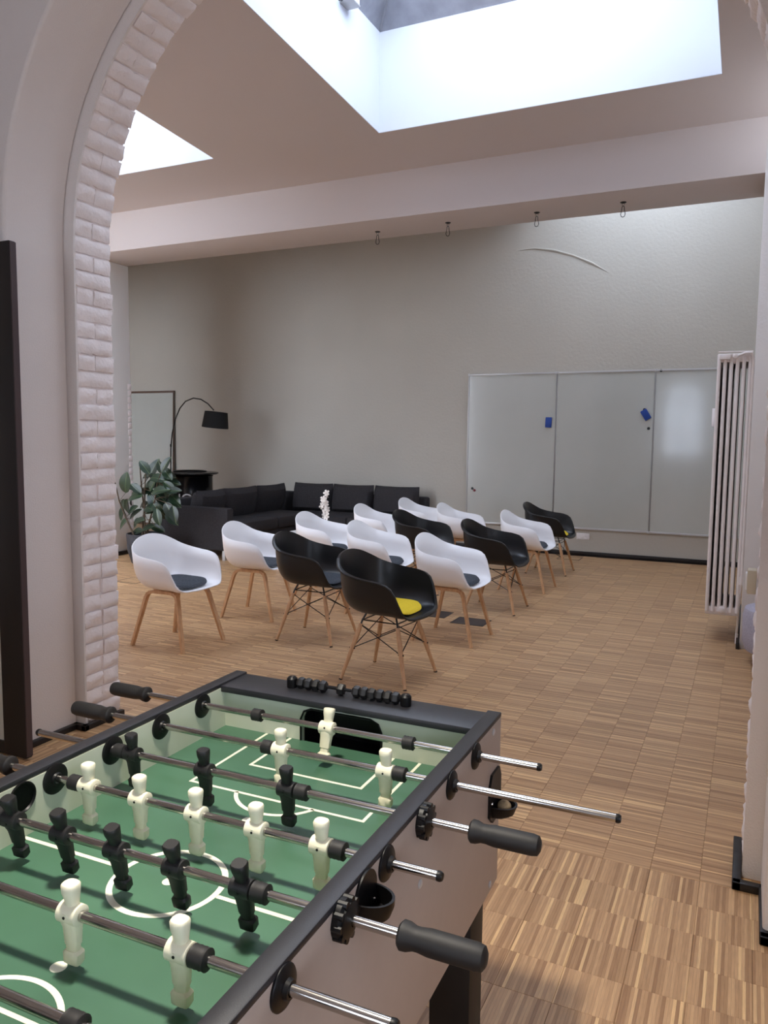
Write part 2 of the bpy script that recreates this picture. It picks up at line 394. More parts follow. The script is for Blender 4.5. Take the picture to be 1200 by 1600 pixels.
# ------------------------------------------------------------------ far room shell
struct(bx('wall_far', XL - .2, XR + .2, YF, YF + .2, 0, 5.7, 'plaster_far'))
struct(bx('wall_left', XL - .2, XL, -3.3, YF, 0, 5.7, 'plaster'))
struct(bx('wall_right', .72, .92, 3.19, 6.3, 0, 4.9, 'plaster'))
struct(bx('wall_right_rear', .1, .3, 7.78, YF, 0, 5.7, 'plaster'))
struct(bx('pillar_right', .004, .92, 6.3, 7.78, 0, 3.69, 'plaster', bev=.006))
struct(bx('beam', XL, XR, 7.10, 7.78, 3.686, 4.9, 'ceiling', bev=.006))
pl = struct(bx('pillar_left', -8.4, -7.3, 7.12, 7.80, 0, 3.686, 'pillar_lit', bev=.006))
for i in range(26):                                                   # brick ends showing at its rear corner
    b = B(); z = .03 + i * CH
    b.box(-7.42, -7.298 + random.uniform(0, .003), 7.74, 7.806 + random.uniform(0, .014), z + .002, z + CH - .003, .012)
    obj('brick', b, 'brick', pl)
struct(bx('baseboard_pillar', -8.4, -7.27, 7.09, 7.83, 0, .05, 'base', bev=.004))
struct(bx('baseboard_far', XL, .1, YF - .025, YF, 0, .055, 'base', bev=.004))
struct(bx('baseboard_radiator', -.02, .004, 6.27, 7.8, 0, .05, 'base', bev=.004))
# mid-bay ceiling with the two shafts
b = B()
xs = [XL, SKY[1][0], SKY[1][1], SKY[0][0], SKY[0][1], .92]; 
def cquad(x0, x1, y0, y1):
    v = [b.bm.verts.new((x, y, CEIL(y) + d)) for d in (0, .12) for x, y in ((x0, y0), (x1, y0), (x1, y1), (x0, y1))]
    for q in ((0, 3, 2, 1), (4, 5, 6, 7), (0, 1, 5, 4), (1, 2, 6, 5), (2, 3, 7, 6), (3, 0, 4, 7)): b.face([v[i] for i in q])
for i in range(5):
    x0, x1 = xs[i], xs[i + 1]
    h = SKY[1] if i == 1 else SKY[0] if i == 3 else None
    if h: cquad(x0, x1, 3.19, h[2]); cquad(x0, x1, h[3], 7.1)
    else: cquad(x0, x1, 3.19, 7.1)
ce = struct(obj('ceiling', b, 'ceiling', None, 0))
def shaft(n, x0, x1, y0, y1, zt, zb, top_y=None):
    b = B(); t = .06; e = .004
    for q in ((x0 - t, x0 + e, y0 - t, y1 + t), (x1 - e, x1 + t, y0 - t, y1 + t), (x0 + e, x1 - e, y0 - t, y0 + e), (x0 + e, x1 - e, y1 - e, y1 + t)):
        vs = []
        for z in ('b', zt):
            for x, y in ((q[0], q[2]), (q[1], q[2]), (q[1], q[3]), (q[0], q[3])):
                vs.append(b.bm.verts.new((x, y, zb(y) + .002 if z == 'b' else zt)))
        for f in ((3, 2, 1, 0), (4, 5, 6, 7), (0, 1, 5, 4), (1, 2, 6, 5), (2, 3, 7, 6), (3, 0, 4, 7)): b.face([vs[i] for i in f])
    struct(obj('trim_%d' % n, b, 'shaft', None, 0))
    w = struct(bpy.data.objects.new('window_%d' % n, None)); COL.objects.link(w)
    b = B(); i_ = .25; zu = zt + .35; o0, o1 = -.02, i_              # sloping metal kerb
    def rect(d, z): return [(x0 + d, y0 + d, z), (x1 - d, y0 + d, z), (x1 - d, y1 - d, z), (x0 + d, y1 - d, z)]
    b.rings([rect(-.05, zt), rect(.0, zt), rect(.012, zt + .02), rect(i_, zu), rect(i_, zu + .04), rect(i_ - .06, zu + .04), rect(-.05, zt + .05)], True, False, False)
    obj('window_frame', b, 'kerb', w, 0)
    for c in range(4):
        p, q = Vector(rect(.012, zt + .02)[c]), Vector(rect(i_, zu)[c]); b = B(); b.tube([p, q], .014, 8); obj('rib', b, 'kerb', w)
    bx('pane', x0 + i_ - .03, x1 - i_ + .03, y0 + i_ - .03, y1 - i_ + .03, zu + .045, zu + .055, 'glass', w)
shaft(1, *SKY[0], 4.995, CEIL); shaft(2, *SKY[1], 4.995, CEIL)
# rear bay ceiling with its roof light
RZ = 4.74; b = B(); x0, x1, y0, y1 = REAR
for q in ((XL, x0, 7.78, YF), (x1, .3, 7.78, YF), (x0, x1, 7.78, y0), (x0, x1, y1, YF)): b.box(*q, RZ, RZ + .12)
struct(obj('ceiling_rear', b, 'ceiling', None, 0)); shaft(3, *REAR, 4.86, lambda y: RZ)
# front bay: ceiling, walls and the arched window behind the photographer
struct(bx('ceiling_front', -6.2, 2.1, YB, 2.585, 4.36, 4.5, 'ceiling'))
struct(bx('wall_front_left', -6.2, -6.0, YB, 2.585, 0, 4.5, 'plaster')); RY0, RY1, RZ0, RZ1 = -2.3, -.1, .95, 3.0
b = B()
for q in ((YB, 2.585, 0, RZ0), (YB, 2.585, RZ1, 4.5), (YB, RY0, RZ0, RZ1), (RY1, 2.585, RZ0, RZ1)): b.box(2.0, 2.2, *q)
struct(obj('wall_front_right', b, 'plaster', None, 0))
w5 = struct(bpy.data.objects.new('window_5', None)); COL.objects.link(w5)  # unseen side window, added to brighten the left jamb and the table side
b = B()
for y in (RY0 + .03, (RY0 + RY1) / 2, RY1 - .03): b.box(2.06, 2.12, y - .03, y + .03, RZ0, RZ1)
for z in (RZ0 + .03, 2.3, RZ1 - .03): b.box(2.06, 2.12, RY0, RY1, z - .03, z + .03)
obj('window_frame', b, 'white_plastic', w5); bx('pane', 2.085, 2.095, RY0, RY1, RZ0, RZ1, 'glass', w5)
l = bpy.data.lights.new('sky_portal', 'AREA'); l.shape = 'RECTANGLE'; l.size = RZ1 - RZ0; l.size_y = RY1 - RY0; l.cycles.is_portal = True
o = bpy.data.objects.new('sky_portal', l); COL.objects.link(o); o.location = (2.21, (RY0 + RY1) / 2, (RZ0 + RZ1) / 2); o.rotation_euler = (0, PI / 2, 0)
WX0, WX1, WZ0, WZS = -2.35, -1.25, 1.1, 2.7; WC, WR = (WX0 + WX1) / 2, (WX1 - WX0) / 2
b = B(); arc = [(WC - WR * math.cos(a), WZS + WR * math.sin(a)) for a in [PI * i / 20 for i in range(21)]]
b.prism([(-6.2, 0), (WC, 0), (WC, WZ0), (WX0, WZ0)] + arc[:11] + [(WC, 4.5), (-6.2, 4.5)], .3, T(0, YB, 0) @ Rx(PI / 2))
b.prism([(WC, 0), (2.2, 0), (2.2, 4.5), (WC, 4.5)] + arc[10:] + [(WX1, WZ0), (WC, WZ0)], .3, T(0, YB, 0) @ Rx(PI / 2))
struct(obj('wall_front', b, 'plaster', None, 0))
w4 = struct(bpy.data.objects.new('window_4', None)); COL.objects.link(w4)
b = B()
for i in range(20): b.tube([(arc[i][0], YB - .1, arc[i][1]), (arc[i + 1][0], YB - .1, arc[i + 1][1])], .035, 6)
for x in (WX0, WX1, WC): b.box(x - .03, x + .03, YB - .13, YB - .07, WZ0, WZS + (WR if x == WC else 0))
for z in (WZ0, 1.75, WZS): b.box(WX0, WX1, YB - .13, YB - .07, z - .025, z + .025)
obj('window_frame', b, 'white_plastic', w4)
bx('pane', WX0, WX1, YB - .105, YB - .1, WZ0, WZS + WR, 'glass', w4)
l = bpy.data.lights.new('sky_portal', 'AREA'); l.shape = 'RECTANGLE'; l.size = 1.6; l.size_y = 2.6; l.cycles.is_portal = True
o = bpy.data.objects.new('sky_portal', l); COL.objects.link(o); o.location = (WC, YB - .31, 2.1); o.rotation_euler = (PI / 2, 0, 0)
# lamp hanging over the football table, above the frame
lp = thing('pendant_lamp', 'round white pendant lamp hanging above the football table', 'lamp', (-.93, 1.0, 3.0))
b = B(); b.lathe([(.12, 0), (.15, .01), (.155, .05), (.06, .12), (.02, .16)], 32, None, False, True); obj('lamp_shade', b, 'white_plastic', lp)
b = B(); b.tube([(0, 0, .15), (0, 0, 1.36)], .004, 6); obj('cord', b, 'black_plastic', lp)
t = NT('lit_lamp_diffuser'); t.b.inputs['Emission Color'].default_value = (1, .9, .76, 1); t.b.inputs['Emission Strength'].default_value = 8; M['lit'] = t.m
b = B(); b.lathe([(.118, .012), (0, .012)], 32, None, False, False); obj('diffuser', b, 'lit', lp)
l = bpy.data.lights.new('lamp_light', 'AREA'); l.shape = 'DISK'; l.size = .2; l.energy = 14; l.spread = math.radians(100); l.color = (1, .93, .82)
o = bpy.data.objects.new('lamp_light', l); COL.objects.link(o); o.parent = lp; o.location = (0, 0, -.002)
# raised seam in the far wall plaster
b = B(); cr = [at(x, y, YF) for x, y in ((806, 392), (835, 388), (865, 391), (895, 399), (925, 411), (950, 425))]
b.tube(cr, [.002, .012, .016, .012, .016, .003], 6)
obj('plaster_seam', b, 'plaster_far', bpy.data.objects['wall_far'])

# ------------------------------------------------------------------ black framed door leaf at the left
d = thing('glass_door', 'tall black-framed glazed door leaf standing before the arch at the left edge', 'door', (-3.03, 2.50, .012))
b = B(); b.box(-.15, 0, 0, .035, 0, 2.395, .003); b.mi = 0; b.box(-1.05, -.9, 0, .035, 0, 2.395, .003)
obj('stile', b, 'black_frame', d); 
bx('edge_strip', 0, .006, .002, .033, .01, 2.39, 'purple_edge', d)
bx('bottom_rail', -.9, -.15, .002, .033, 0, .06, 'black_frame', d); bx('top_rail', -.9, -.15, .002, .033, 2.33, 2.395, 'black_frame', d)
bx('pane', -.9, -.15, .012, .022, .06, 2.33, 'frosted', d)

# ------------------------------------------------------------------ whiteboards and what is on them
WB = [(-3.62, -2.378, 'left whiteboard panel, with a blue eraser and two small magnets near its lower left'),
      (-2.374, -1.128, 'middle whiteboard panel, with a tilted blue eraser near its right edge'),
      (-1.124, .04, 'right whiteboard panel, partly hidden behind the tall radiator')]
for x0, x1, lab in WB:
    w = thing('whiteboard', lab, 'whiteboard', ((x0 + x1) / 2, YF, 1.4), 0, 'wall whiteboards'); h = (x1 - x0) / 2
    bx('writing_surface', -h + .008, h - .008, -.022, -.006, -1.03, 1.03, 'board', w)
    b = B()
    for q in ((-h, h, 1.022, 1.045), (-h, h, -1.05, -1.022)): b.box(q[0], q[1], -.034, -.004, q[2], q[3], .003)
    for q in ((-h, -h + (.016 if x0 < -3 else .006)), (h - .006, h)): b.box(q[0], q[1], -.032, -.004, -1.04, 1.04, .003)
    obj('frame', b, 'alu', w)
    for x in (-h + .012, h - .012):
        for z in (1.034, -1.036): bx('corner_cap', x - .014, x + .014, -.038, -.03, z - .016, z + .016, 'alu', w, .003)
def eraser(px, py, rot, label):
    p = at(px, py, YF - .04); e = thing('whiteboard_eraser', label, 'eraser', p, 0, 'erasers on the whiteboards'); e.rotation_euler = (0, rot, 0)
    bx('grip', -.042, .042, -.012, .012, -.068, .068, 'blue', e, .008); bx('felt_pad', -.04, .04, .011, .0165, -.066, .066, 'felt_grey', e, .002)
eraser(857, 660, .04, 'blue eraser hanging upright on the left whiteboard panel')
eraser(1009, 648, -.55, 'blue eraser hanging tilted on the middle whiteboard panel')
for px, py, m, lab in ((1033, 579, 'black_plastic', 'black round magnet at the top of the right whiteboard panel'), (1007, 640, 'black_plastic', 'black magnet just above the tilted blue eraser'),
                       (1013.5, 669.5, 'black_plastic', 'black magnet below the tilted blue eraser'), (738, 763, 'black_plastic', 'black magnet low on the left whiteboard panel'),
                       (741.5, 766, 'red', 'dark red magnet low on the left whiteboard panel')):
    p = at(px, py, YF - .022); b = B(); b.lathe([(.017, 0), (.019, .004), (.016, .012)], 16, Rx(PI / 2)); tag(obj('magnet', b, m, loc=p), lab, 'magnet', 'round board magnets')
s = thing('wall_socket', 'white double power socket low on the wall under the whiteboards', 'socket', at(911, 838, YF))
bx('plate', -.085, .085, -.012, 0, -.043, .043, 'white_plastic', s, .003)
for x in (-.041, .041):
    b = B(); b.lathe([(.028, 0), (.028, -.003), (.021, -.003), (.02, .012)], 20, T(x, -.016, 0) @ Rx(-PI / 2)); obj('socket_well', b, 'white_plastic', s)
    b = B()
    for q in (-.01, .01): b.lathe([(.0035, 0), (.0035, .003)], 8, T(x + q, -.013, 0) @ Rx(PI / 2))
    obj('pin_hole', b, 'black_plastic', s)

# ------------------------------------------------------------------ radiator
r = thing('radiator', 'tall cream column radiator hung upright on the right pilaster', 'radiator', (0, 6.42, 0))
def rad_section(y):
    b = B(); z0, z1 = .235, 2.185; xs_ = [-.238 + i * .0425 for i in range(6)]
    for x in xs_: b.rings([[(x + .0135 * math.cos(2 * PI * j / 12), y + .0256 * math.copysign(abs(math.sin(2 * PI * j / 12)) ** .4, math.sin(2 * PI * j / 12)), z) for j in range(12)] for z in (z0 + .01, z1 - .01)])
    for z in (z0, z1): b.box(-.2515, -.012, y - .0125, y + .0125, z - .015 if z == z0 else z - .05, z + .05 if z == z0 else z + .015, .009)
    return b
for k in range(12): obj('section', rad_section(.0 + k * .05), 'rad', r)
for z in (.275, 2.145):
    b = B(); b.tube([(-.131, .0, z), (-.131, .55, z)], .018, 12); obj('hub', b, 'rad', r)
b = B(); b.lathe([(.028, 0), (.03, .01), (.022, .014), (.022, .02), (.014, .022)], 20, T(-.131, -.012, .262) @ Rx(PI / 2)); obj('plug', b, 'rad', r)
b = B(); b.tube([(-.131, -.02, 2.17), (-.131, -.045, 2.17), (-.06, -.05, 2.2), (-.02, -.05, 2.2), (-.006, -.03, 2.16), (-.006, -.03, .52)], .0095, 10); obj('supply_pipe', b, 'rad', r)
b = B(); b.tube([(-.006, -.03, .53), (-.006, -.03, .47)], .015, 12); b.tube([(-.006, -.03, .50), (-.02, .05, .06)], .0085, 10); b.tube([(-.018, .03, .075), (-.018, .03, .0)], .011, 10); obj('pipe_union', b, 'rad', r)
b = B(); b.box(-.235, -.16, -.05, -.012, 2.155, 2.195, .006); b.lathe([(.014, 0), (.018, .01), (.018, .03), (.01, .035)], 14, T(-.128, -.05, 2.175) @ Rx(PI / 2)); obj('valve', b, 'rad', r)
bx('rail', -.245, -.01, -.045, -.02, 2.205, 2.215, 'rad', r, .003)
bx('heat_meter', -.275, -.253, .10, .14, 1.66, 1.80, 'white_plastic', r, .004)
for z in (.55, 1.95): bx('bracket', -.02, .006, .3, .33, z - .02, z + .02, 'rad', r, .003)
# switch and pouf beside it
s = thing('wall_switch', 'small beige switch box on the brick edge of the right jamb', 'switch', (.046, 3.03, 1.055))
bx('housing', -.03, .0, -.035, .035, -.043, .043, 'beige', s, .005); bx('rocker', -.036, -.028, -.022, .022, -.03, .03, 'white_plastic', s, .003)
p = thing('pouf', 'grey fabric pouf against the pilaster, mostly hidden by the right jamb', 'pouf', (.312, 5.95, 0))
b = B(); b.lathe([(.22, .08), (.275, .10), (.295, .16), (.297, .345), (.285, .39), (.24, .41), (.0, .415)], 36, None, True, False); obj('upholstery', b, 'pouf', p)
for a in range(4):
    b = B(); b.lathe([(.018, 0), (.03, .08)], 14, T(.2 * math.cos(a * PI / 2 + PI * .83), .2 * math.sin(a * PI / 2 + PI * .83), 0)); obj('leg', b, 'beige', p)

# ------------------------------------------------------------------ hooks under the beam, fitting in the shaft, floor boxes
HP = [(-3.624, 7.505, 'first'), (-2.831, 7.472, 'second'), (-1.934, 7.469, 'third'), (-1.142, 7.457, 'fourth')]
HL = ['small dark carabiner hook under the beam, furthest from the radiator', 'carabiner hook under the beam, second along from the left',
      'carabiner hook under the beam, third along from the left', 'carabiner hook under the beam, closest to the radiator']
for (x, y, _), lab in zip(HP, HL):
    h = thing('carabiner_hook', lab, 'hook', (x, y, 3.686), 0, 'carabiner hooks under the beam')
    b = B(); b.lathe([(.028, 0), (.028, -.004), (.012, -.012)], 16); obj('plate', b, 'black_metal', h)
    b = B(); b.tube([(.0 + .011 * math.cos(a), 0, -.022 + .011 * math.sin(a)) for a in [2 * PI * i / 12 for i in range(13)]], .003, 6); obj('eye', b, 'steel', h)
    b = B(); b.tube([(0, 0, -.03), (.009, 0, -.04), (.012, 0, -.07), (.02, 0, -.105), (.014, 0, -.125), (0, 0, -.13), (-.014, 0, -.125), (-.02, 0, -.105), (-.012, 0, -.07), (-.009, 0, -.04), (0, 0, -.03)], .0035, 6); obj('snap_ring', b, 'black_metal', h)
c = thing('window_opener', 'small white opener box with a looped cable in the large skylight shaft', 'window opener', (-3.04, 5.6, 4.93))
bx('box', .02, .10, -.04, .13, -.03, .10, 'white_plastic', c, .008); bx('arm', 0, .12, -.03, .1, -.042, -.03, 'alu', c, .002)
b = B(); b.tube([(.03, -.1 + .11 * math.cos(a), .05 + .11 * math.sin(a)) for a in [PI + PI * i / 14 for i in range(15)]], .004, 6); obj('cable', b, 'black_metal', c)
b = B(); b.box(0, .03, -.24, -.18, -.02, .12, .006); obj('bracket', b, 'alu', c)
FB = [(-2.07, 6.18, 1, 'dark floor box lid under the third white chair of the front row'), (-2.06, 10.15, 0, 'floor box by the far wall below the power socket'),
      (-5.88, 6.27, 0, 'floor box outlined in the parquet beside the potted rubber plant'), (-2.46, 6.31, 1, 'dark floor box lid behind the yellow-cushion chair, half hidden')]
for x, y, dk, lab in FB:
    f = thing('floor_box', lab, 'floor box', (x, y, 0), 0, 'floor boxes')
    b = B()
    for q in ((-.145, .145, -.125, -.116), (-.145, .145, .116, .125), (-.145, -.136, -.125, .125), (.136, .145, -.125, .125)): b.box(*q, -.001, .0025)
    obj('frame', b, 'black_metal', f); bx('lid', -.136, .136, -.116, .116, -.001, .0015, 'bitumen' if dk else 'parq_far', f)

# ------------------------------------------------------------------ armchairs
def interp(tab, t):
    for i in range(len(tab) - 1):
        if tab[i][0] <= t <= tab[i + 1][0]:
            p1, p2 = tab[i], tab[i + 1]; p0 = tab[i - 1] if i else p1; p3 = tab[i + 2] if i + 2 < len(tab) else p2
            u = (t - p1[0]) / (p2[0] - p1[0]); out = []
            for k in range(1, len(p1)):
                m1 = (p2[k] - p0[k]) / (p2[0] - p0[0]) * (p2[0] - p1[0]); m2 = (p3[k] - p1[k]) / (p3[0] - p1[0]) * (p2[0] - p1[0])
                out.append((2 * u**3 - 3 * u**2 + 1) * p1[k] + (u**3 - 2 * u**2 + u) * m1 + (-2 * u**3 + 3 * u**2) * p2[k] + (u**3 - u**2) * m2)
            return out
RIM = [(-18, .243, -.1, .432), (0, .246, 0, .428), (18, .243, .10, .432), (32, .233, .19, .443), (42, .214, .234, .472), (50, .194, .256, .528), (57, .170, .270, .592), (64, .137, .280, .640), (75, .07, .287, .663),
       (92, -.03, .288, .675), (108, -.12, .280, .690), (124, -.19, .254, .714), (140, -.235, .204, .752), (158, -.260, .12, .790), (180, -.268, 0, .808), (202, -.260, -.12, .790)]
def shell_mesh(m, lip):
    b = B(); NT_, NS = 64, 14; z0 = .437; rings = []
    for s in range(1, NS + 1):
        a = PI / 2 * s / NS; ring = []
        for i in range(NT_):
            th = 360 * i / NT_; t = th if th <= 180 else 360 - th; x, y, z = interp(RIM, t); y = y if th <= 180 else -y
            if lip and x < 0: x *= 1 + .16 * min(1, max(0, (z - .66) / .15))
            n = 4.4; fx = math.sin(a) ** (2 / n); fz = 1 - math.cos(a) ** (2 / n)
            wgt = min(1, max(0, (z - .44) / .16)); lean = 1 - .07 * wgt
            sc = fx * (lean + (1 - lean) * fz)
            zz = z0 + (z - z0) * fz - .010 * math.sin(PI * min(1, fx)) 
            ring.append((x * sc, y * sc, zz))
        rings.append(ring)
    if lip:
        last = rings[-1]; rings.append([(p[0] * 1.035, p[1] * 1.035, p[2] - .003) for p in last]); rings.append([(p[0] * 1.045, p[1] * 1.04, p[2] - .012) for p in last])
    rs = b.rings(rings, True, False, False); c = b.bm.verts.new((0, 0, z0 - .008))
    for i in range(NT_): b.face([c, rs[0][i], rs[0][(i + 1) % NT_]])
    me = b.mesh('seat_shell', m, 60); return me
RECT = [(-.018, -.0105), (.018, -.0105), (.018, .0105), (-.018, .0105)]
def bent_leg(sx, sy):
    b = B(); pts = [(0, .155 * sy, .408), (.085 * sx, .157 * sy, .408), (.115 * sx, .160 * sy, .404), (.137 * sx, .165 * sy, .388), (.150 * sx, .170 * sy, .36), (.242 * sx, .226 * sy, 0)]
    prof = [(-.011, -.017), (.011, -.017), (.011, .017), (-.011, .017)]
    b.sweep(pts, prof, (0, 1, 0), [1, 1, 1, 1, 1, .85]); return b
def make_white():
    t = thing('armchair', 'x', 'chair')
    s = put('seat_shell', shell_mesh('white_plastic', False), t); so = s.modifiers.new('Solidify', 'SOLIDIFY'); so.thickness = .007; so.offset = 1
    for sx in (-1, 1):
        for sy in (-1, 1): obj('leg', bent_leg(sx, sy), 'beech', t)
    b = B(); b.box(-.09, .09, -.16, .16, .412, .424, .003); b.box(-.02, .02, -.165, .165, .404, .414, .002); obj('seat_support', b, 'beech', t)
    return t
def make_black():
    t = thing('armchair', 'x', 'chair')
    s = put('seat_shell', shell_mesh('black_plastic', True), t); so = s.modifiers.new('Solidify', 'SOLIDIFY'); so.thickness = .006; so.offset = 1
    top = lambda sx, sy: Vector((.125 * sx, .135 * sy, .385)); ft = lambda sx, sy: Vector((.232 * sx, .228 * sy, 0))
    for sx in (-1, 1):
        for sy in (-1, 1):
            b = B(); p, q = top(sx, sy), ft(sx, sy); b.tube([p.lerp(q, .06), p.lerp(q, .3), p.lerp(q, 1)], [.013, .0165, .0105], 12); lg = obj('leg', b, 'beech', t)
            b = B(); b.tube([q + Vector((0, 0, .0)), q.lerp(p, .02)], .0115, 12); obj('foot_cap', b, 'rubber', lg)
    b = B()
    for sx in (-1, 1):
        for sy in (-1, 1):
            p, q = top(sx, sy), ft(sx, sy); b.tube([p + Vector((-.02 * sx, -.02 * sy, .045)), p, p.lerp(q, .12)], .0065, 8)
            for ox, oy in ((-sx, sy), (sx, -sy)):
                p2, q2 = top(ox, oy), ft(ox, oy); b.tube([p.lerp(q, .08), p2.lerp(q2, .47)], .0035, 6)
        b.tube([top(sx, -1), top(sx, 1)], .0045, 6); b.tube([top(-1, sx), top(1, sx)], .0045, 6)
    obj('wire_brace', b, 'black_metal', t)
    b = B()
    for sx in (-1, 1):
        for sy in (-1, 1):
            p, q = top(sx, sy), ft(sx, sy); c_ = p.lerp(q, .47); b.tube([c_ + Vector((.02 * sx * 0, 0, 0)) - Vector((.018 * sx, 0, 0)), c_ + Vector((.018 * sx, 0, 0))], .006, 8)
    obj('bolt', b, 'black_metal', t)
    return t
whiteP, blackP = make_white(), make_black(); usedW = usedB = False
def cushion_mesh(m, folded=False):
    b = B(); n = 40; rings = []
    def rr(a):
        c_, s_ = math.cos(a), math.sin(a); k = (abs(c_) ** 3.2 + abs(s_) ** 3.2) ** (-1 / 3.2); return k
    def zz(x, y): return .45 + 1.1 * max(0, abs(y) - .06) ** 2 + .9 * max(0, -x - .02) ** 2 - .25 * max(0, x - .12)
    for r_, dz in ((.02, 0), (.15, 0), (.175, .002), (.182, .009), (.175, .017), (.15, .021), (.02, .023)):
        rings.append([(r_ * .95 * rr(a) * math.cos(a) + .015, r_ * rr(a) * math.sin(a), zz(r_ * rr(a) * math.cos(a), r_ * rr(a) * math.sin(a)) + dz) for a in [2 * PI * i / n for i in range(n)]])
    b.rings(rings); return b.mesh('seat_cushion', m, 50)
cg, cy_ = cushion_mesh('felt_grey'), cushion_mesh('felt_yellow')
CH_ = [  # x, y, rz(deg), kind, cushion, chair label, cushion label
 (-2.06, 4.50, -3, 'b', 'y', 'black shell armchair nearest the football table, with a yellow cushion', 'yellow felt cushion on the black chair nearest the football table'),
 (-2.03, 5.62, -2, 'w', 'g', 'white shell armchair between the two nearest black chairs of the front row', 'grey felt cushion on the white chair of the front row nearest the football table'),
 (-2.03, 6.78, 0, 'b', None, 'black shell armchair without a cushion, in the middle of the front row', None),
 (-2.03, 7.88, -2, 'w', 'g', 'white shell armchair in front of the far black chair, by the whiteboard', 'grey felt cushion on the white chair beside the far black one'),
 (-2.05, 8.99, 0, 'b', 'y', 'black shell armchair furthest away, with a yellow cushion, before the whiteboard', 'yellow felt cushion on the black chair by the whiteboard'),
 (-2.97, 5.14, 3, 'b', 'g', 'black shell armchair with a dark grey cushion, behind the nearest black chair', 'dark grey felt cushion on the black chair of the middle row'),
 (-2.92, 6.18, 2, 'w', 'g', 'white shell armchair with a grey cushion behind the nearest yellow-cushion chair', 'grey felt cushion on the white chair of the middle row'),
 (-2.95, 7.30, 0, 'b', None, 'black shell armchair in the middle row, wedged among white chairs', None),
 (-2.93, 8.38, 0, 'w', None, 'white shell armchair at the far end of the middle row, left of the whiteboard', None),
 (-3.81, 4.52, -2, 'w', 'g', 'white shell armchair closest to the brick arch pier, with a grey cushion', 'grey felt cushion on the white chair closest to the brick pier'),
 (-3.81, 5.58, 6, 'w', 'g', 'white shell armchair in front of the sofa arm, second from the brick pier', 'grey felt cushion on the white chair in front of the sofa arm'),
 (-3.74, 6.66, 2, 'w', 'g', 'white shell armchair right in front of the white orchid', 'grey felt cushion on the white chair in front of the orchid'),
 (-3.68, 7.78, 2, 'w', None, 'white shell armchair with bare seat in front of the right half of the sofa', None),
 (-3.62, 8.86, 0, 'w', None, 'white shell armchair furthest back, at the right end of the sofa', None)]
for x, y, rz, kd, cu, lab, clab in CH_:
    src = whiteP if kd == 'w' else blackP
    first = (kd == 'w' and not usedW) or (kd == 'b' and not usedB)
    o = src if first else copy_tree(src)
    if kd == 'w': usedW = True
    else: usedB = True
    o.location = (x, y, 0); o.rotation_euler = (0, 0, math.radians(rz)); tag(o, lab, 'chair', 'shell armchairs in three rows')
    if cu: tag(put('seat_cushion', cy_ if cu == 'y' else cg, None, loc=(x, y, 0), rot=(0, 0, math.radians(rz))), clab, 'cushion', 'felt cushions on the armchairs')

# ------------------------------------------------------------------ corner sofa
sf = thing('corner_sofa', 'large charcoal fabric corner sofa along the far wall', 'sofa', (-6.0, 9.0, 0))
def W2L(p): return (p[0] + 6.0, p[1] - 9.0, p[2])
def sbox(name, x0, x1, y0, y1, z0, z1, bev=.03): return bx(name, x0 + 6, x1 + 6, y0 - 9, y1 - 9, z0, z1, 'sofa', sf, bev)
sbox('base', -6.85, -5.82, 7.95, 10.4, .14, .30, .02); sbox('base', -5.9, -4.2, 9.45, 10.4, .14, .30, .02)
sbox('armrest', -6.86, -5.78, 7.79, 7.93, .12, .655, .03)
sbox('back_frame', -6.86, -6.70, 7.9, 10.44, .14, .73, .03); sbox('back_frame', -6.8, -4.15, 10.28, 10.44, .14, .70, .03)
sbox('seat_cushion', -6.72, -5.78, 7.98, 8.95, .29, .45, .04); sbox('seat_cushion', -6.72, -5.78, 8.96, 9.9, .29, .45, .04)
sbox('seat_cushion', -6.0, -5.0, 9.42, 10.3, .29, .449, .04); sbox('seat_cushion', -5.0, -4.17, 9.42, 10.3, .29, .45, .04)
def pillow(w, h, t):
    b = B(); nx, ny = 12, 8; fr, bk = [], []
    for sgn, store in ((1, fr), (-1, bk)):
        for i in range(nx + 1):
            row = []
            for j in range(ny + 1):
                u, v = i / nx * 2 - 1, j / ny * 2 - 1; k = ((1 - abs(u) ** 3.5) * (1 - abs(v) ** 3.5)) ** .42
                wv = .006 * noise.noise(Vector((u * 3, v * 3, w * 7 + h)))
                row.append(b.bm.verts.new((u * w / 2 * (1 - .03 * v * v), sgn * (t / 2 * k + .006) + wv, h * (v + 1) / 2 + .012 * (u * u) * (v > 0) - .008 * abs(u) ** 3 * 0)))
            store.append(row)
    for st, fl in ((fr, 0), (bk, 1)):
        for i in range(nx):
            for j in range(ny): b.face([st[i][j], st[i + 1][j], st[i + 1][j + 1], st[i][j + 1]])
    lp = lambda s: [s[i][0] for i in range(nx + 1)] + [s[nx][j] for j in range(1, ny + 1)] + [s[i][ny] for i in range(nx - 1, -1, -1)] + [s[0][j] for j in range(ny - 1, 0, -1)]
    a, c_ = lp(fr), lp(bk)
    for i in range(len(a)): b.face([a[i], a[(i + 1) % len(a)], c_[(i + 1) % len(a)], c_[i]])
    return b
for y0, y1 in ((7.98, 8.56), (8.55, 9.33), (9.33, 10.08)):
    obj('back_cushion', pillow(y1 - y0, .43, .24), 'sofa', sf, mtx=T(-6.50 + 6, (y0 + y1) / 2 - 9, .41) @ Rz(PI / 2) @ Rx(.22))
for x0, x1 in ((-6.30, -5.62), (-5.62, -4.94), (-4.93, -4.22)):
    obj('back_cushion', pillow(x1 - x0, .43, .24), 'sofa', sf, mtx=T((x0 + x1) / 2 + 6, 10.12 - 9, .42) @ Rx(-.2))
for x, y in ((-5.86, 7.83), (-6.75, 7.83), (-4.25, 9.55), (-4.25, 10.3), (-5.86, 9.3)):
    bx('leg', x + 6 - .02, x + 6 + .02, y - 9 - .02, y - 9 + .02, 0, .15, 'alu', sf, .002)

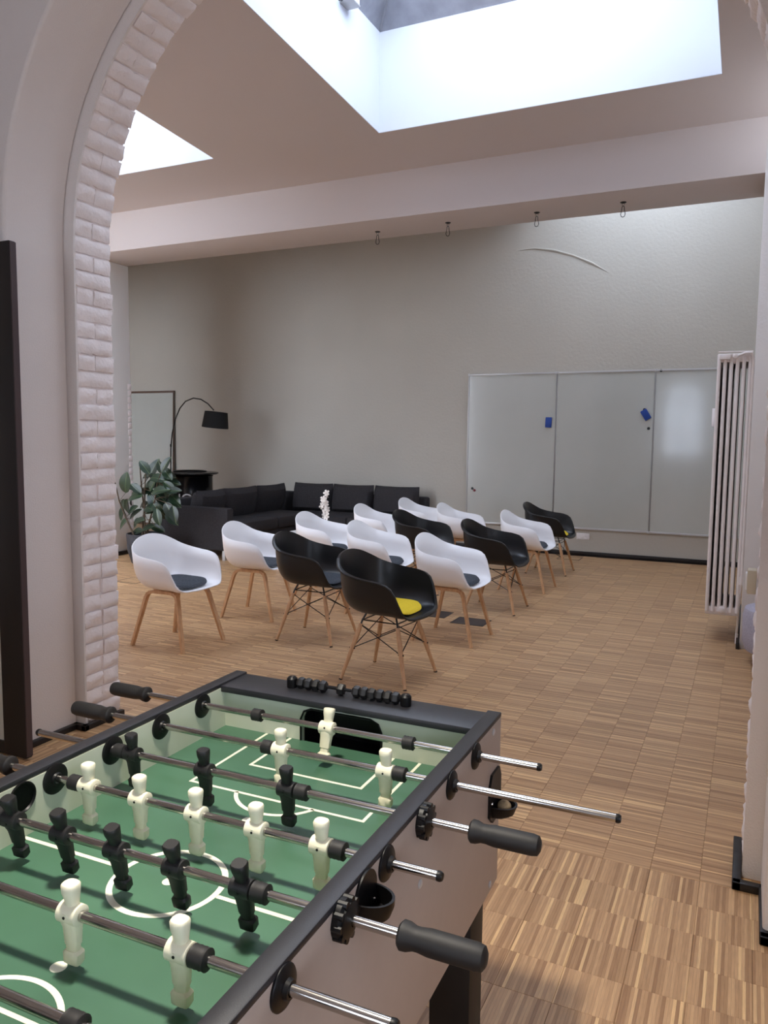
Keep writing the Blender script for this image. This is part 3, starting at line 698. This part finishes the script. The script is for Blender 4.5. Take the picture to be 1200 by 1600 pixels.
# ------------------------------------------------------------------ coffee table and orchid
ct = thing('coffee_table', 'low white coffee table before the corner sofa, mostly behind the chairs', 'table', (-4.62, 8.05, 0))
bx('tabletop', -.32, .32, -.5, .5, .385, .42, 'white_plastic', ct, .004)
for sx in (-1, 1):
    for sy in (-1, 1): bx('leg', sx * .28 - .02, sx * .28 + .02, sy * .46 - .02, sy * .46 + .02, 0, .386, 'white_plastic', ct)
orc = thing('orchid', 'white orchid spray in a small dark pot on the coffee table', 'plant', (-4.585, 8.12, .4205))
b = B(); b.lathe([(.035, 0), (.045, .02), (.05, .09), (.044, .09), (.04, .07)], 20, None, True, True); obj('plant_pot', b, 'pot', orc)
stp = [Vector((0, 0, .08)), Vector((.012, 0, .18)), Vector((.005, 0, .30)), Vector((-.015, 0, .42)), Vector((-.02, 0, .46))]
b = B(); b.tube(stp, .0035, 6); obj('stem', b, 'leaf', orc)
b = B()
for k in range(5):
    a = 2 * PI * k / 5; rings = []
    for r_, w_, z_ in ((.004, .002, 0), (.014, .010, .003), (.026, .012, .006), (.034, .006, .004)):
        ca, sa = math.cos(a), math.sin(a); rings.append([(r_ * ca - w_ * sa, r_ * sa + w_ * ca, z_), (r_ * ca + w_ * sa, r_ * sa - w_ * ca, z_), (r_ * ca, r_ * sa, z_ - .002)])
    b.rings(rings)
b.lathe([(.004, 0), (.007, .006), (.003, .014)], 8)
bmesh.ops.scale(b.bm, vec=(1.2, 1.2, 1.2), verts=b.bm.verts)
bl = b.mesh('blossom', 'petal', 50)
for i in range(17):
    u = .24 + .76 * i / 16; p = stp[0].lerp(stp[-1], u); p.x = .02 * math.sin(u * 7) + .004; a = random.uniform(-1.3, 1.3)
    p += Vector((.026 * math.sin(a * 1.5) * random.choice((-1, 1)), -.02 * math.cos(a), 0))
    put('blossom', bl, orc, mtx=T(*p) @ Rz(a * .8) @ Rx(PI / 2 + random.uniform(-.5, .4)) @ Rz(random.uniform(0, 6)))
def leaf_mesh(L, w_, droop, cup):
    b = B(); n = 12; rows = []
    for i in range(n + 1):
        u = i / n; ww = w_ * max(0, math.sin(PI * min(1, u * 1.0)) ** .62) * (1 - .18 * u) + .0006
        z = L * droop * (u ** 2) * -1; rows.append([(L * u, y * ww, z + cup * abs(y) * ww) for y in (-1, -.72, -.36, 0, .36, .72, 1)])
    lo = [[(x, y, z - .0016) for x, y, z in r_] for r_ in rows]
    b.rings([r_ + list(reversed(q)) for r_, q in zip(rows, lo)]); return b.mesh('leaf', 'leaf', 50)
lv = [leaf_mesh(.09, .018, .35, .2), leaf_mesh(.11, .02, .5, .2)]
for k in range(4): put('leaf', lv[k % 2], orc, mtx=T(0, 0, .085) @ Rz(k * 1.7 + .4))

# ------------------------------------------------------------------ rubber plant
rp_ = thing('rubber_plant', 'rubber plant with dark glossy leaves in a slate-grey pot beside the sofa arm', 'plant', (-6.585, 7.22, 0)); RP = Vector((-6.585, 7.22, 0))
b = B(); b.lathe([(.145, 0), (.155, .01), (.20, .16), (.212, .34), (.21, .365), (.195, .365), (.185, .32)], 32, None, True, False); obj('plant_pot', b, 'pot', rp_)
b = B(); b.lathe([(.0, .325), (.12, .33), (.188, .318)], 24, None, True, False); obj('soil', b, 'soil', rp_)
lm_ = [leaf_mesh(.20, .060, .25, .25), leaf_mesh(.23, .072, .5, .2), leaf_mesh(.18, .056, .1, .35), leaf_mesh(.26, .10, .2, .15)]
stems = {'a': [(-6.56, 7.2, .33), (-6.56, 7.2, .6), (-6.54, 7.19, .9), (-6.50, 7.17, 1.12), (-6.46, 7.16, 1.22)],
         'b': [(-6.62, 7.22, .33), (-6.6, 7.24, .65), (-6.62, 7.22, .95), (-6.62, 7.2, 1.2)],
         'c': [(-6.68, 7.15, .33), (-6.78, 7.12, .55), (-6.86, 7.1, .75), (-6.90, 7.08, .98)],
         'd': [(-6.5, 7.16, .33), (-6.42, 7.14, .55), (-6.34, 7.14, .8), (-6.30, 7.14, 1.0)]}
for k, v in stems.items():
    b = B(); b.tube([Vector(p) - RP for p in v], [.011, .010, .008, .006, .004][:len(v)], 8); obj('stem', b, 'stem', rp_)
LV = [(305,195,.25,120,0),(380,215,.3,70,1),(480,205,.3,110,2),(520,165,.25,65,0),(345,275,.3,20,0),(430,300,.35,10,1),(560,285,.35,5,0),(320,365,.35,170,1),(600,355,.4,0,0),
      (440,430,.4,30,1),(545,415,.3,150,2),(215,420,.3,140,2),(190,490,.3,175,1),(300,440,.3,20,0),(600,440,.4,15,0),(500,530,.45,-25,1),(620,560,.4,-30,0),(330,610,.4,160,1),
      (290,600,.45,200,0),(480,640,.5,-10,1),(560,650,.4,-50,1),(170,640,.3,40,0),(60,620,.3,240,1),(250,760,.4,190,2),(590,740,.35,-40,0),(440,720,.45,-70,0),(610,690,.3,-70,0),
      (70,790,.3,215,0),(230,870,.4,185,2),(440,830,.4,-10,0),(330,825,.4,190,0),(100,365,.25,80,3),(60,680,.3,250,0),(520,480,.35,60,0),(400,560,.3,110,1),(390,380,.3,60,2)]
LV += [(px + random.uniform(-45, 45), py + random.uniform(-40, 40), tl, ang + random.uniform(-40, 40), k) for px, py, tl, ang, k in LV[4:24]]
for px, py, tl, ang, k in LV:
    Y = 7.18 + random.uniform(-.14, .14); c_ = at(180 + px / 6.667, 700 + py / 6.667, Y); a = math.radians(ang)
    me = lm_[k]; L = (.21, .24, .18, .26)[k]
    dx = Vector((math.cos(a) * .9, random.uniform(-.35, .1), math.sin(a) * .9)).normalized()
    nn = Vector((random.uniform(-.3, .3), -.75, .7)); yy = nn.cross(dx).normalized(); zz_ = dx.cross(yy)
    st = c_ - dx * L * .5 - RP
    m = Matrix((dx, yy, zz_)).transposed().to_4x4(); m.translation = st; lf = put('leaf', me, rp_, mtx=m)
    near = min((Vector(p) - RP for v in stems.values() for p in v[1:]), key=lambda q: (q - st).length)
    if (near - st).length < .4:
        b = B(); b.tube([near, st], .0028, 5); obj('leaf_stalk', b, 'stem', rp_)

# ------------------------------------------------------------------ arc lamp, drum table, leaning mirror
la = thing('arc_floor_lamp', 'black arc floor lamp with a tilted black drum shade', 'lamp', (-7.95, 9.3, 0)); LO = Vector((-7.95, 9.3, 0))
b = B(); b.lathe([(.16, 0), (.16, .018), (.03, .025)], 28); obj('base', b, 'black_metal', la)
pp = [(-7.95, 9.3, .02), (-7.948, 9.3, .8)] + [tuple(at(x, y, 9.3)) for x, y in ((267, 700), (269, 677), (274, 655), (281, 638), (290, 627), (302, 622), (314, 624), (325, 631), (334, 641))]
b = B(); b.tube([Vector(p) - LO for p in pp], .009, 8); obj('pole', b, 'black_metal', la)
b = B(); pz = at(267, 698, 9.3) - LO; b.tube([pz, pz + Vector((0, 0, .04))], .014, 8); obj('pole_joint', b, 'black_metal', la)
shc = (at(339, 644, 9.3) + at(335, 668, 9.3)) / 2 - LO
b = B(); b.lathe([(.193, -.115), (.165, .115), (.16, .115), (.188, -.115)], 36, T(*shc) @ Ry(.11), False, False)
b.bm.faces.ensure_lookup_table(); obj('lamp_shade', b, 'lamp', la)
b = B(); b.lathe([(.02, .02), (.02, .1)], 12, T(*shc) @ Ry(.11)); b.tube([shc + Vector((.013, 0, .105)), shc + Vector((-.15, 0, .118))], .003, 5); b.tube([shc + Vector((.013, 0, .105)), shc + Vector((.16, 0, .09))], .003, 5)
obj('bulb_holder', b, 'black_metal', la)
dt = thing('drum_table', 'black oil drum table with a wide round top, behind the sofa', 'table', (-7.66, 9.40, 0))
b = B(); b.lathe([(.335, 0), (.347, .01), (.337, .03), (.337, .30), (.347, .32), (.337, .34), (.337, .60), (.347, .62), (.337, .64), (.337, .93), (.347, .945), (.337, .96)], 40); obj('drum', b, 'drum', dt)
b = B(); b.lathe([(.40, .965), (.425, .975), (.425, .995), (.40, 1.0)], 44); obj('tabletop', b, 'drum', dt)
b = B(); b.lathe([(.25, 1.0), (.25, 1.018), (.235, 1.022), (.225, 1.005)], 36, None, False, False); obj('rim_ring', b, 'gloss_black', dt)
fc = bpy.data.curves.new('lettering', 'FONT'); fc.body = 'JONES'; fc.size = .21; fc.extrude = .002; fc.align_x = 'CENTER'
fo = bpy.data.objects.new('lettering', fc); COL.objects.link(fo); dg = bpy.context.evaluated_depsgraph_get(); me = bpy.data.meshes.new_from_object(fo.evaluated_get(dg)); COL.objects.unlink(fo)
bmx = bmesh.new(); bmx.from_mesh(me); bmesh.ops.subdivide_edges(bmx, edges=[e for e in bmx.edges if e.calc_length() > .05], cuts=2)
for v in bmx.verts:
    a = v.co.x / .341 - PI / 2 + 1.0; rr_ = .341 + v.co.z; zz_ = v.co.y; v.co = (rr_ * math.cos(a), rr_ * math.sin(a), zz_ + .545)
bmx.to_mesh(me); me.materials.clear(); me.materials.append(M['white_plastic']); put('lettering', me, dt)
mi = thing('leaning_mirror', 'large framed board leaning on the far wall behind the rubber plant', 'mirror', (-9.44, 10.40, .0)); mi.rotation_euler = (-.03, 0, 0)
bx('mirror_pane', -.58, .58, -.004, .004, .03, 2.27, 'board', mi)
for q in ((-.60, .60, 2.265, 2.30), (-.60, .60, 0, .035)): bx('frame_rail', q[0], q[1], -.014, .016, q[2], q[3], 'mirror_frame', mi, .002)
for q in ((-.60, -.58), (.58, .595)): bx('frame_stile', q[0], q[1], -.012, .016, .03, 2.27, 'mirror_frame', mi, .002)

# ------------------------------------------------------------------ table football
ft = thing('football_table', 'table football game with a green field and cream and black players', 'table football', (-.8938, 1.0194, 0), .0131)
HW, HI, ZR, ZT, ZF, ZB, VF, VI, VW = .3874, .354, .8541, .886, .765, .458, .766, .641, .660
for sx in (-1, 1):
    a, c_ = sorted((sx * HI, sx * HW))
    b = B(); b.box(a, c_, -VF, VF, ZB, ZT - .012, .0015)
    sp = obj('side_panel', b, 'panel' if sx > 0 else 'panel', ft)
    bx('inner_lining', *sorted((sx * (HI - .002), sx * HI)), -VW, VW, ZF, ZT - .012, 'inner', ft)
    bx('top_rail', a - .001, c_ + .001, -VF, VF, ZT - .012, ZT, 'rail', ft, .003)
for sy in (-1, 1):
    y0, y1 = sorted((sy * VI, sy * (VF - .004)))
    bx('end_top', -HI, HI, y0, y1, ZT - .022, ZT - .005, 'rail', ft, .002)
    y0, y1 = sorted((sy * (VF - .02), sy * (VF - .002))); bx('end_panel', -HI, HI, y0, y1, ZB, ZT - .022, 'panel', ft)
    # goal wall with a notched mouth
    g = .115; gt = .852
    poly = [(-HI, ZF - .01), (-g, ZF - .01), (-g, gt - .03), (-g + .009, gt - .009), (-g + .03, gt), (g - .03, gt), (g - .009, gt - .009), (g, gt - .03), (g, ZF - .01), (HI, ZF - .01), (HI, ZT - .022), (-HI, ZT - .022)]
    b = B(); b.prism(poly, .018, T(0, sy * VW + (.018 if sy > 0 else 0), 0) @ Rx(PI / 2)); obj('end_wall', b, 'inner', ft, 0)
    b = B(); y0 = sy * (VW + .018); y1 = sy * (VW + .08); t_ = .004
    ya, yb = sorted((y0, y1)); b.box(-g - t_, -g, ya, yb, ZF - .01, gt + t_); b.box(g, g + t_, ya, yb, ZF - .01, gt + t_); b.box(-g, g, ya, yb, gt, gt + t_)
    yc, yd = sorted((y1, y1 + sy * t_)); b.box(-g - t_, g + t_, yc, yd, ZF - .01, gt + t_); b.box(-g, g, ya, yb, ZF - .014, ZF - .01)
    obj('goal_box', b, 'gloss_black', ft, 0)
    b = B()
    rimp = [(-g, ZF - .008), (-g, gt - .03), (-g + .009, gt - .009), (-g + .03, gt), (g - .03, gt), (g - .009, gt - .009), (g, gt - .03), (g, ZF - .008)]
    b.tube([(x, sy * (VW - .001), z) for x, z in rimp], .0028, 6); obj('goal_rim', b, 'gloss_black', ft)
pf = bx('playfield', -HI, HI, -VW, VW, ZF - .012, ZF, 'field', ft)
bx('cabinet_floor', -HI, HI, -VF + .02, VF - .02, ZB + .02, ZB + .035, 'panel', ft)
def line(pts, w=.0075, closed=False):
    """flat painted stripe on the playfield following pts"""
    b = B(); n = len(pts); P_ = [Vector((p[0], p[1])) for p in pts]; A_ = []; D_ = []
    for i in range(n):
        p0 = P_[i - 1] if (i or closed) else P_[i]; p2 = P_[(i + 1) % n] if (i < n - 1 or closed) else P_[i]
        d0 = (P_[i] - p0); d1 = (p2 - P_[i]); d0 = d0.normalized() if d0.length > 1e-9 else d1.normalized(); d1 = d1.normalized() if d1.length > 1e-9 else d0
        t_ = (d0 + d1).normalized(); nn = Vector((-t_.y, t_.x)); k = w / 2 / max(.3, nn.dot(Vector((-d0.y, d0.x)))); q = P_[i] + nn * k; r_ = P_[i] - nn * k
        A_.append([b.bm.verts.new((q.x, q.y, ZF + z)) for z in (-.0002, .0006)]); D_.append([b.bm.verts.new((r_.x, r_.y, ZF + z)) for z in (-.0002, .0006)])
    for i in range(n if closed else n - 1):
        j = (i + 1) % n; b.face([A_[i][1], A_[j][1], D_[j][1], D_[i][1]]); b.face([A_[i][0], A_[j][0], A_[j][1], A_[i][1]]); b.face([D_[i][0], D_[i][1], D_[j][1], D_[j][0]])
    return obj('field_line', b, 'line', pf, 0)
circ = lambda cx_, cy2, r_, a0, a1, n: [(cx_ + r_ * math.cos(a0 + (a1 - a0) * i / n), cy2 + r_ * math.sin(a0 + (a1 - a0) * i / n)) for i in range(n + 1)]
line(circ(.003, 0, .099, 0, 2 * PI, 56)[:-1], .011, True); line([(-HI + .004, 0), (-.102, 0)], .009); line([(.108, 0), (HI - .004, 0)], .009)
for sy in (-1, 1):
    line([(-.217, sy * (VW - .002)), (-.217, sy * .342), (.219, sy * .342), (.219, sy * (VW - .002))]); line([(-.145, sy * (VW - .002)), (-.145, sy * .475), (.149, sy * .475), (.149, sy * (VW - .002))])
    a0 = math.asin(.045 / .107); line(circ(.005, sy * .387, .107, PI + a0, 2 * PI - a0, 24) if sy > 0 else circ(.005, -.387, .107, a0, PI - a0, 24), .009)
    b = B(); b.lathe([(.0125, -.0002), (.0125, .0006)], 20, T(.004, sy * .245, ZF)); obj('field_spot', b, 'line', pf)
b = B(); b.lathe([(.0115, -.0002), (.0115, .0006)], 20, T(.004, 0, ZF)); obj('field_spot', b, 'line', pf)
# player figure, origin on the rod axis, facing -y
def figure_mesh(m):
    b = B()
    def sec(z, w_, d_, y0=0, n=12, e=2.6):
        return [(w_ * math.copysign(abs(math.cos(a)) ** (2 / e), math.cos(a)), y0 + d_ * math.copysign(abs(math.sin(a)) ** (2 / e), math.sin(a)), z) for a in [2 * PI * i / n for i in range(n)]]
    b.rings([sec(.008, .0112, .0085, .001), sec(.016, .0108, .0086, .001), sec(.024, .0116, .0098, .001), sec(.034, .0130, .0122, 0), sec(.044, .0136, .0128, 0), sec(.0464, .0122, .0110, 0)])   # head
    b.lathe([(.0135, -.0185), (.0158, -.0172), (.0158, .0172), (.0135, .0185)], 20, Ry(PI / 2))                                                   # hub round the rod
    b.rings([sec(.006, .0182, .0155, 0, 12, 2.2), sec(-.010, .0176, .0138), sec(-.020, .0152, .0108), sec(-.034, .0140, .0100), sec(-.046, .0134, .0092),
             sec(-.0465, .0112, .0080), sec(-.058, .0112, .0078)])
    b.rings([sec(-.056, .0118, .0085), sec(-.060, .0152, .0105, 0, 12, 4), sec(-.074, .0142, .0105, 0, 12, 4), sec(-.079, .0115, .0060, 0, 12, 4)])
    b.mi = 1; b.lathe([(.0022, 0), (.0022, .001)], 10, T(0, -.0156, .001) @ Rx(PI / 2))
    return b.mesh('player_figure', [m, 'gloss_black'], 40)
figs = {'w': figure_mesh('fig_white'), 'b': figure_mesh('fig_black')}
b = B(); b.lathe([(.0125, -.014), (.0155, -.012), (.0148, -.007), (.0156, -.004), (.0148, 0), (.0156, .004), (.0148, .007), (.0155, .012), (.0125, .014)], 18, Ry(PI / 2)); bump_me = b.mesh('bumper', 'rubber', 40)
b = B(); b.lathe([(.0, -.001), (.0165, 0), (.0205, .004), (.020, .012), (.0165, .022), (.0165, .030), (.0185, .045), (.0185, .112), (.0165, .122), (.010, .126), (0, .1265)], 24, Ry(PI / 2), False, False); hand_me = b.mesh('handle', 'rubber', 45)
b = B(); b.lathe([(.0082, 0), (.0085, .005), (.0065, .009), (0, .0095)], 14, Ry(PI / 2), True, False); cap_me = b.mesh('end_cap', 'gloss_black', 45)
RODS = [  # v, team, figures, bumpers, left end, right end, handle side
 (.56, 'w', [.017], [-.181, .229], -.655, .526, -1), (.40, 'w', [-.014, .243], [-.047, .276], -.63, .71, -1), (.24, 'b', [-.293, -.1, .101], [-.327, -.30 + .0, .135][::2], -.571, .607, 1),
 (.08, 'w', [-.26, -.13, .003, .135, .267], [-.293, .300], -.60, .478, -1), (-.08, 'b', [-.281, -.160, -.038, .086, .217], [-.314, .250], -.70, .608, 1), (-.24, 'w', [-.17, .029, .227], [-.203, .260], -.61, .539, -1),
 (-.40, 'b', [-.27, -.03], [-.303, .20], -.60, .66, 1), (-.56, 'b', [0], [-.2, .2], -.52, .66, 1)]
for v, tm, fg, bu, l0, r0, hs in RODS:
    b = B(); b.tube([(l0 + (.1 if hs < 0 else 0), 0, 0), (r0 - (.1 if hs > 0 else 0), 0, 0)], .0078, 16); rod = obj('rod', b, 'steel', ft, loc=(0, v, ZR))
    tilt = {.56: -.25, .24: .1, -.08: .22}.get(v, .02)
    for u in fg: put('player_figure', figs[tm], rod, loc=(u, 0, 0), rot=(tilt, 0, 0))
    for u in bu: put('bumper', bump_me, rod, loc=(u, 0, 0))
    if hs > 0: put('handle', hand_me, rod, loc=(r0 - .126, 0, 0)); put('end_cap', cap_me, rod, loc=(l0, 0, 0), rot=(0, 0, PI))
    else: put('handle', hand_me, rod, loc=(l0 + .126, 0, 0), rot=(0, 0, PI)); put('end_cap', cap_me, rod, loc=(r0, 0, 0))
    for sx in (-1, 1):
        b = B(); knob = sx > 0 and hs > 0
        if knob:
            b.lathe([(.031, 0), (.031, .010), (.026, .014), (.026, .017), (.013, .022), (.0082, .022)], 28, Ry(PI / 2), True, False)
            for k in range(10): a = 2 * PI * k / 10; b.tube([(.001, .0275 * math.cos(a), .0275 * math.sin(a)), (.0165, .0275 * math.cos(a), .0275 * math.sin(a))], .0058, 8)
        else: b.lathe([(.0295, 0), (.0295, .003), (.027, .0055), (.014, .008), (.012, .014), (.0082, .014)], 28, Ry(PI / 2 * sx), True, False)
        obj('rod_bearing', b, 'gloss_black', ft, loc=(sx * HW, v, ZR - .001))
        Ri = .031 if sx < 0 else .026; b = B(); b.lathe([(Ri, 0), (Ri, .003), (Ri - .003, .005), (.014, .006), (.012, .010), (.0082, .010)], 28, Ry(-PI / 2 * sx), True, False); obj('rod_bearing', b, 'gloss_black', ft, loc=(sx * (HI - .002), v, ZR - (.003 if sx < 0 else .007)))
# serving holes in both side walls and the serving cup outside
for sx in (-1, 1):
    b = B(); Rh = .031 if sx < 0 else .025; b.lathe([(Rh, 0), (Rh, .0035), (Rh - .002, .004), (Rh - .006, -.004), (0, -.004)], 28, Ry(-PI / 2 * sx), True, False); obj('serving_hole', b, 'gloss_black', ft, loc=(sx * (HI - .002), 0, ZR - .008))
    b = B(); n = 20                                                              # rounded backing plate
    pl_ = [(.036 * math.cos(a), .001 + .036 * math.sin(a)) for a in [PI * i / n for i in range(n + 1)]] + [(-.036, -.03), (-.024, -.042), (.024, -.042), (.036, -.03)]
    b.prism(pl_, .005, Rz(PI / 2 if sx > 0 else -PI / 2) @ Rx(PI / 2)); cp = obj('serving_cup', b, 'gloss_black', ft, loc=(sx * HW, 0, .845))
    b = B(); rg = []
    for z, q in ((-.034, .55), (-.028, .85), (-.012, .98), (.0, 1.0)): rg.append([(sx * (.004 + .046 * q * math.sin(a)), .034 * (.75 + .25 * q) * math.cos(a), z) for a in [PI * i / 16 for i in range(17)]])
    inn = [[(sx * (.004 + (abs(p[0]) - .004) * .9), p[1] * .9, max(p[2], -.028)) for p in r_] for r_ in rg]
    b.rings([rg[0], rg[1], rg[2], rg[3], inn[3], inn[2], inn[1]], True, True, True); obj('bowl', b, 'gloss_black', cp)
    b = B()
    for y in (-.027, .027): b.lathe([(.0035, 0), (.003, .002)], 10, T(sx * .005, y, -.022) @ Ry(PI / 2 * sx))
    obj('screw', b, 'steel', cp)
# ball return cup low on the right side near the far corner, with a ball in it
b = B(); b.prism([(-.045, .045), (-.045, -.03), (-.02, -.052), (.02, -.052), (.045, -.03), (.045, .045), (.03, .07), (-.03, .07)], .006, Rz(PI / 2) @ Rx(PI / 2))
rc = obj('return_cup', b, 'gloss_black', ft, loc=(HW, .715, .688))
b = B(); rg = []
for z, q in ((-.04, .55), (-.03, .85), (-.008, 1.0)): rg.append([(.004 + .055 * q * math.sin(a) ** .7, .034 * q * math.cos(a), z) for a in [PI * i / 14 for i in range(15)]])
inn = [[(.004 + (p[0] - .004) * .9, p[1] * .88, max(p[2], -.034)) for p in r_] for r_ in rg]
b.rings([rg[0], rg[1], rg[2], inn[2], inn[1]], True, True, True); obj('bowl', b, 'gloss_black', rc)
b = B(); b.lathe([(.004, 0), (.003, .002)], 10, T(.006, -.03, .0) @ Ry(PI / 2)); obj('screw', b, 'steel', rc)
b = B(); bmesh.ops.create_uvsphere(b.bm, u_segments=18, v_segments=12, radius=.0175)
ca_, sa_ = math.cos(.0131), math.sin(.0131); lx, ly = HW + .027, .715
tag(obj('table_football_ball', b, 'cork', loc=(-.8938 + lx * ca_ - ly * sa_, 1.0194 + lx * sa_ + ly * ca_, .688 - .034 + .0178)), 'worn tan ball lying in the black cup on the side of the football table', 'ball')
for v, z in ((.70, .858), (.236, .732), (.70, .478), (-.30, .52), (-.69, .858), (-.69, .478)):
    for sx in (-1, 1):
        b = B(); b.lathe([(.0085, 0), (.0085, .0015), (.006, .003), (0, .0032)], 16, Ry(PI / 2 * sx), True, False); obj('bolt', b, 'alu', ft, loc=(sx * HW, v, z))
for sx in (-1, 1):
    for sy in (-1, 1):
        b = B(); b.box(sx * .325 - .05, sx * .325 + .05, sy * .645 - .048, sy * .645 + .048, .025, ZB + .02, .003); lg = obj('leg', b, 'black_leg', ft)
        b = B(); b.lathe([(.03, 0), (.032, .012), (.014, .018), (.014, .03)], 20, T(sx * .325, sy * .645, 0)); obj('foot', b, 'rubber', lg)
# score counter on the far end board
for sy in (1, -1):
    sc = bpy.data.objects.new('score_counter', None); COL.objects.link(sc); sc.parent = ft; sc.location = (-.01, sy * .716, ZT - .005); sc.rotation_euler = (0, 0, 0 if sy > 0 else PI)
    b = B(); b.tube([(-.155, 0, .016), (.155, 0, .016)], .0045, 8); obj('counter_rod', b, 'gloss_black', sc)
    for x in (-.165, .165):
        b = B(); b.lathe([(.0135, 0), (.0145, .004), (.0145, .024), (.010, .029), (0, .029)], 18, T(x, 0, 0), True, False); obj('end_post', b, 'gloss_black', sc)
        b = B(); b.lathe([(.004, .0285), (.003, .0305)], 10, T(x, 0, 0)); obj('screw', b, 'steel', sc)
    b = B(); b.lathe([(.008, -.0108), (.0135, -.008), (.0158, -.003), (.0158, .003), (.0140, .009), (.008, .0112)], 6, Ry(PI / 2)); bm_ = b.mesh('counter_bead', 'fig_black', 20)
    for x in (-.137, -.115, -.093, -.071, -.018, .027, .049, .071, .093, .115, .137): put('counter_bead', bm_, sc, loc=(x, 0, .0155), rot=(random.uniform(0, 1), 0, 0))
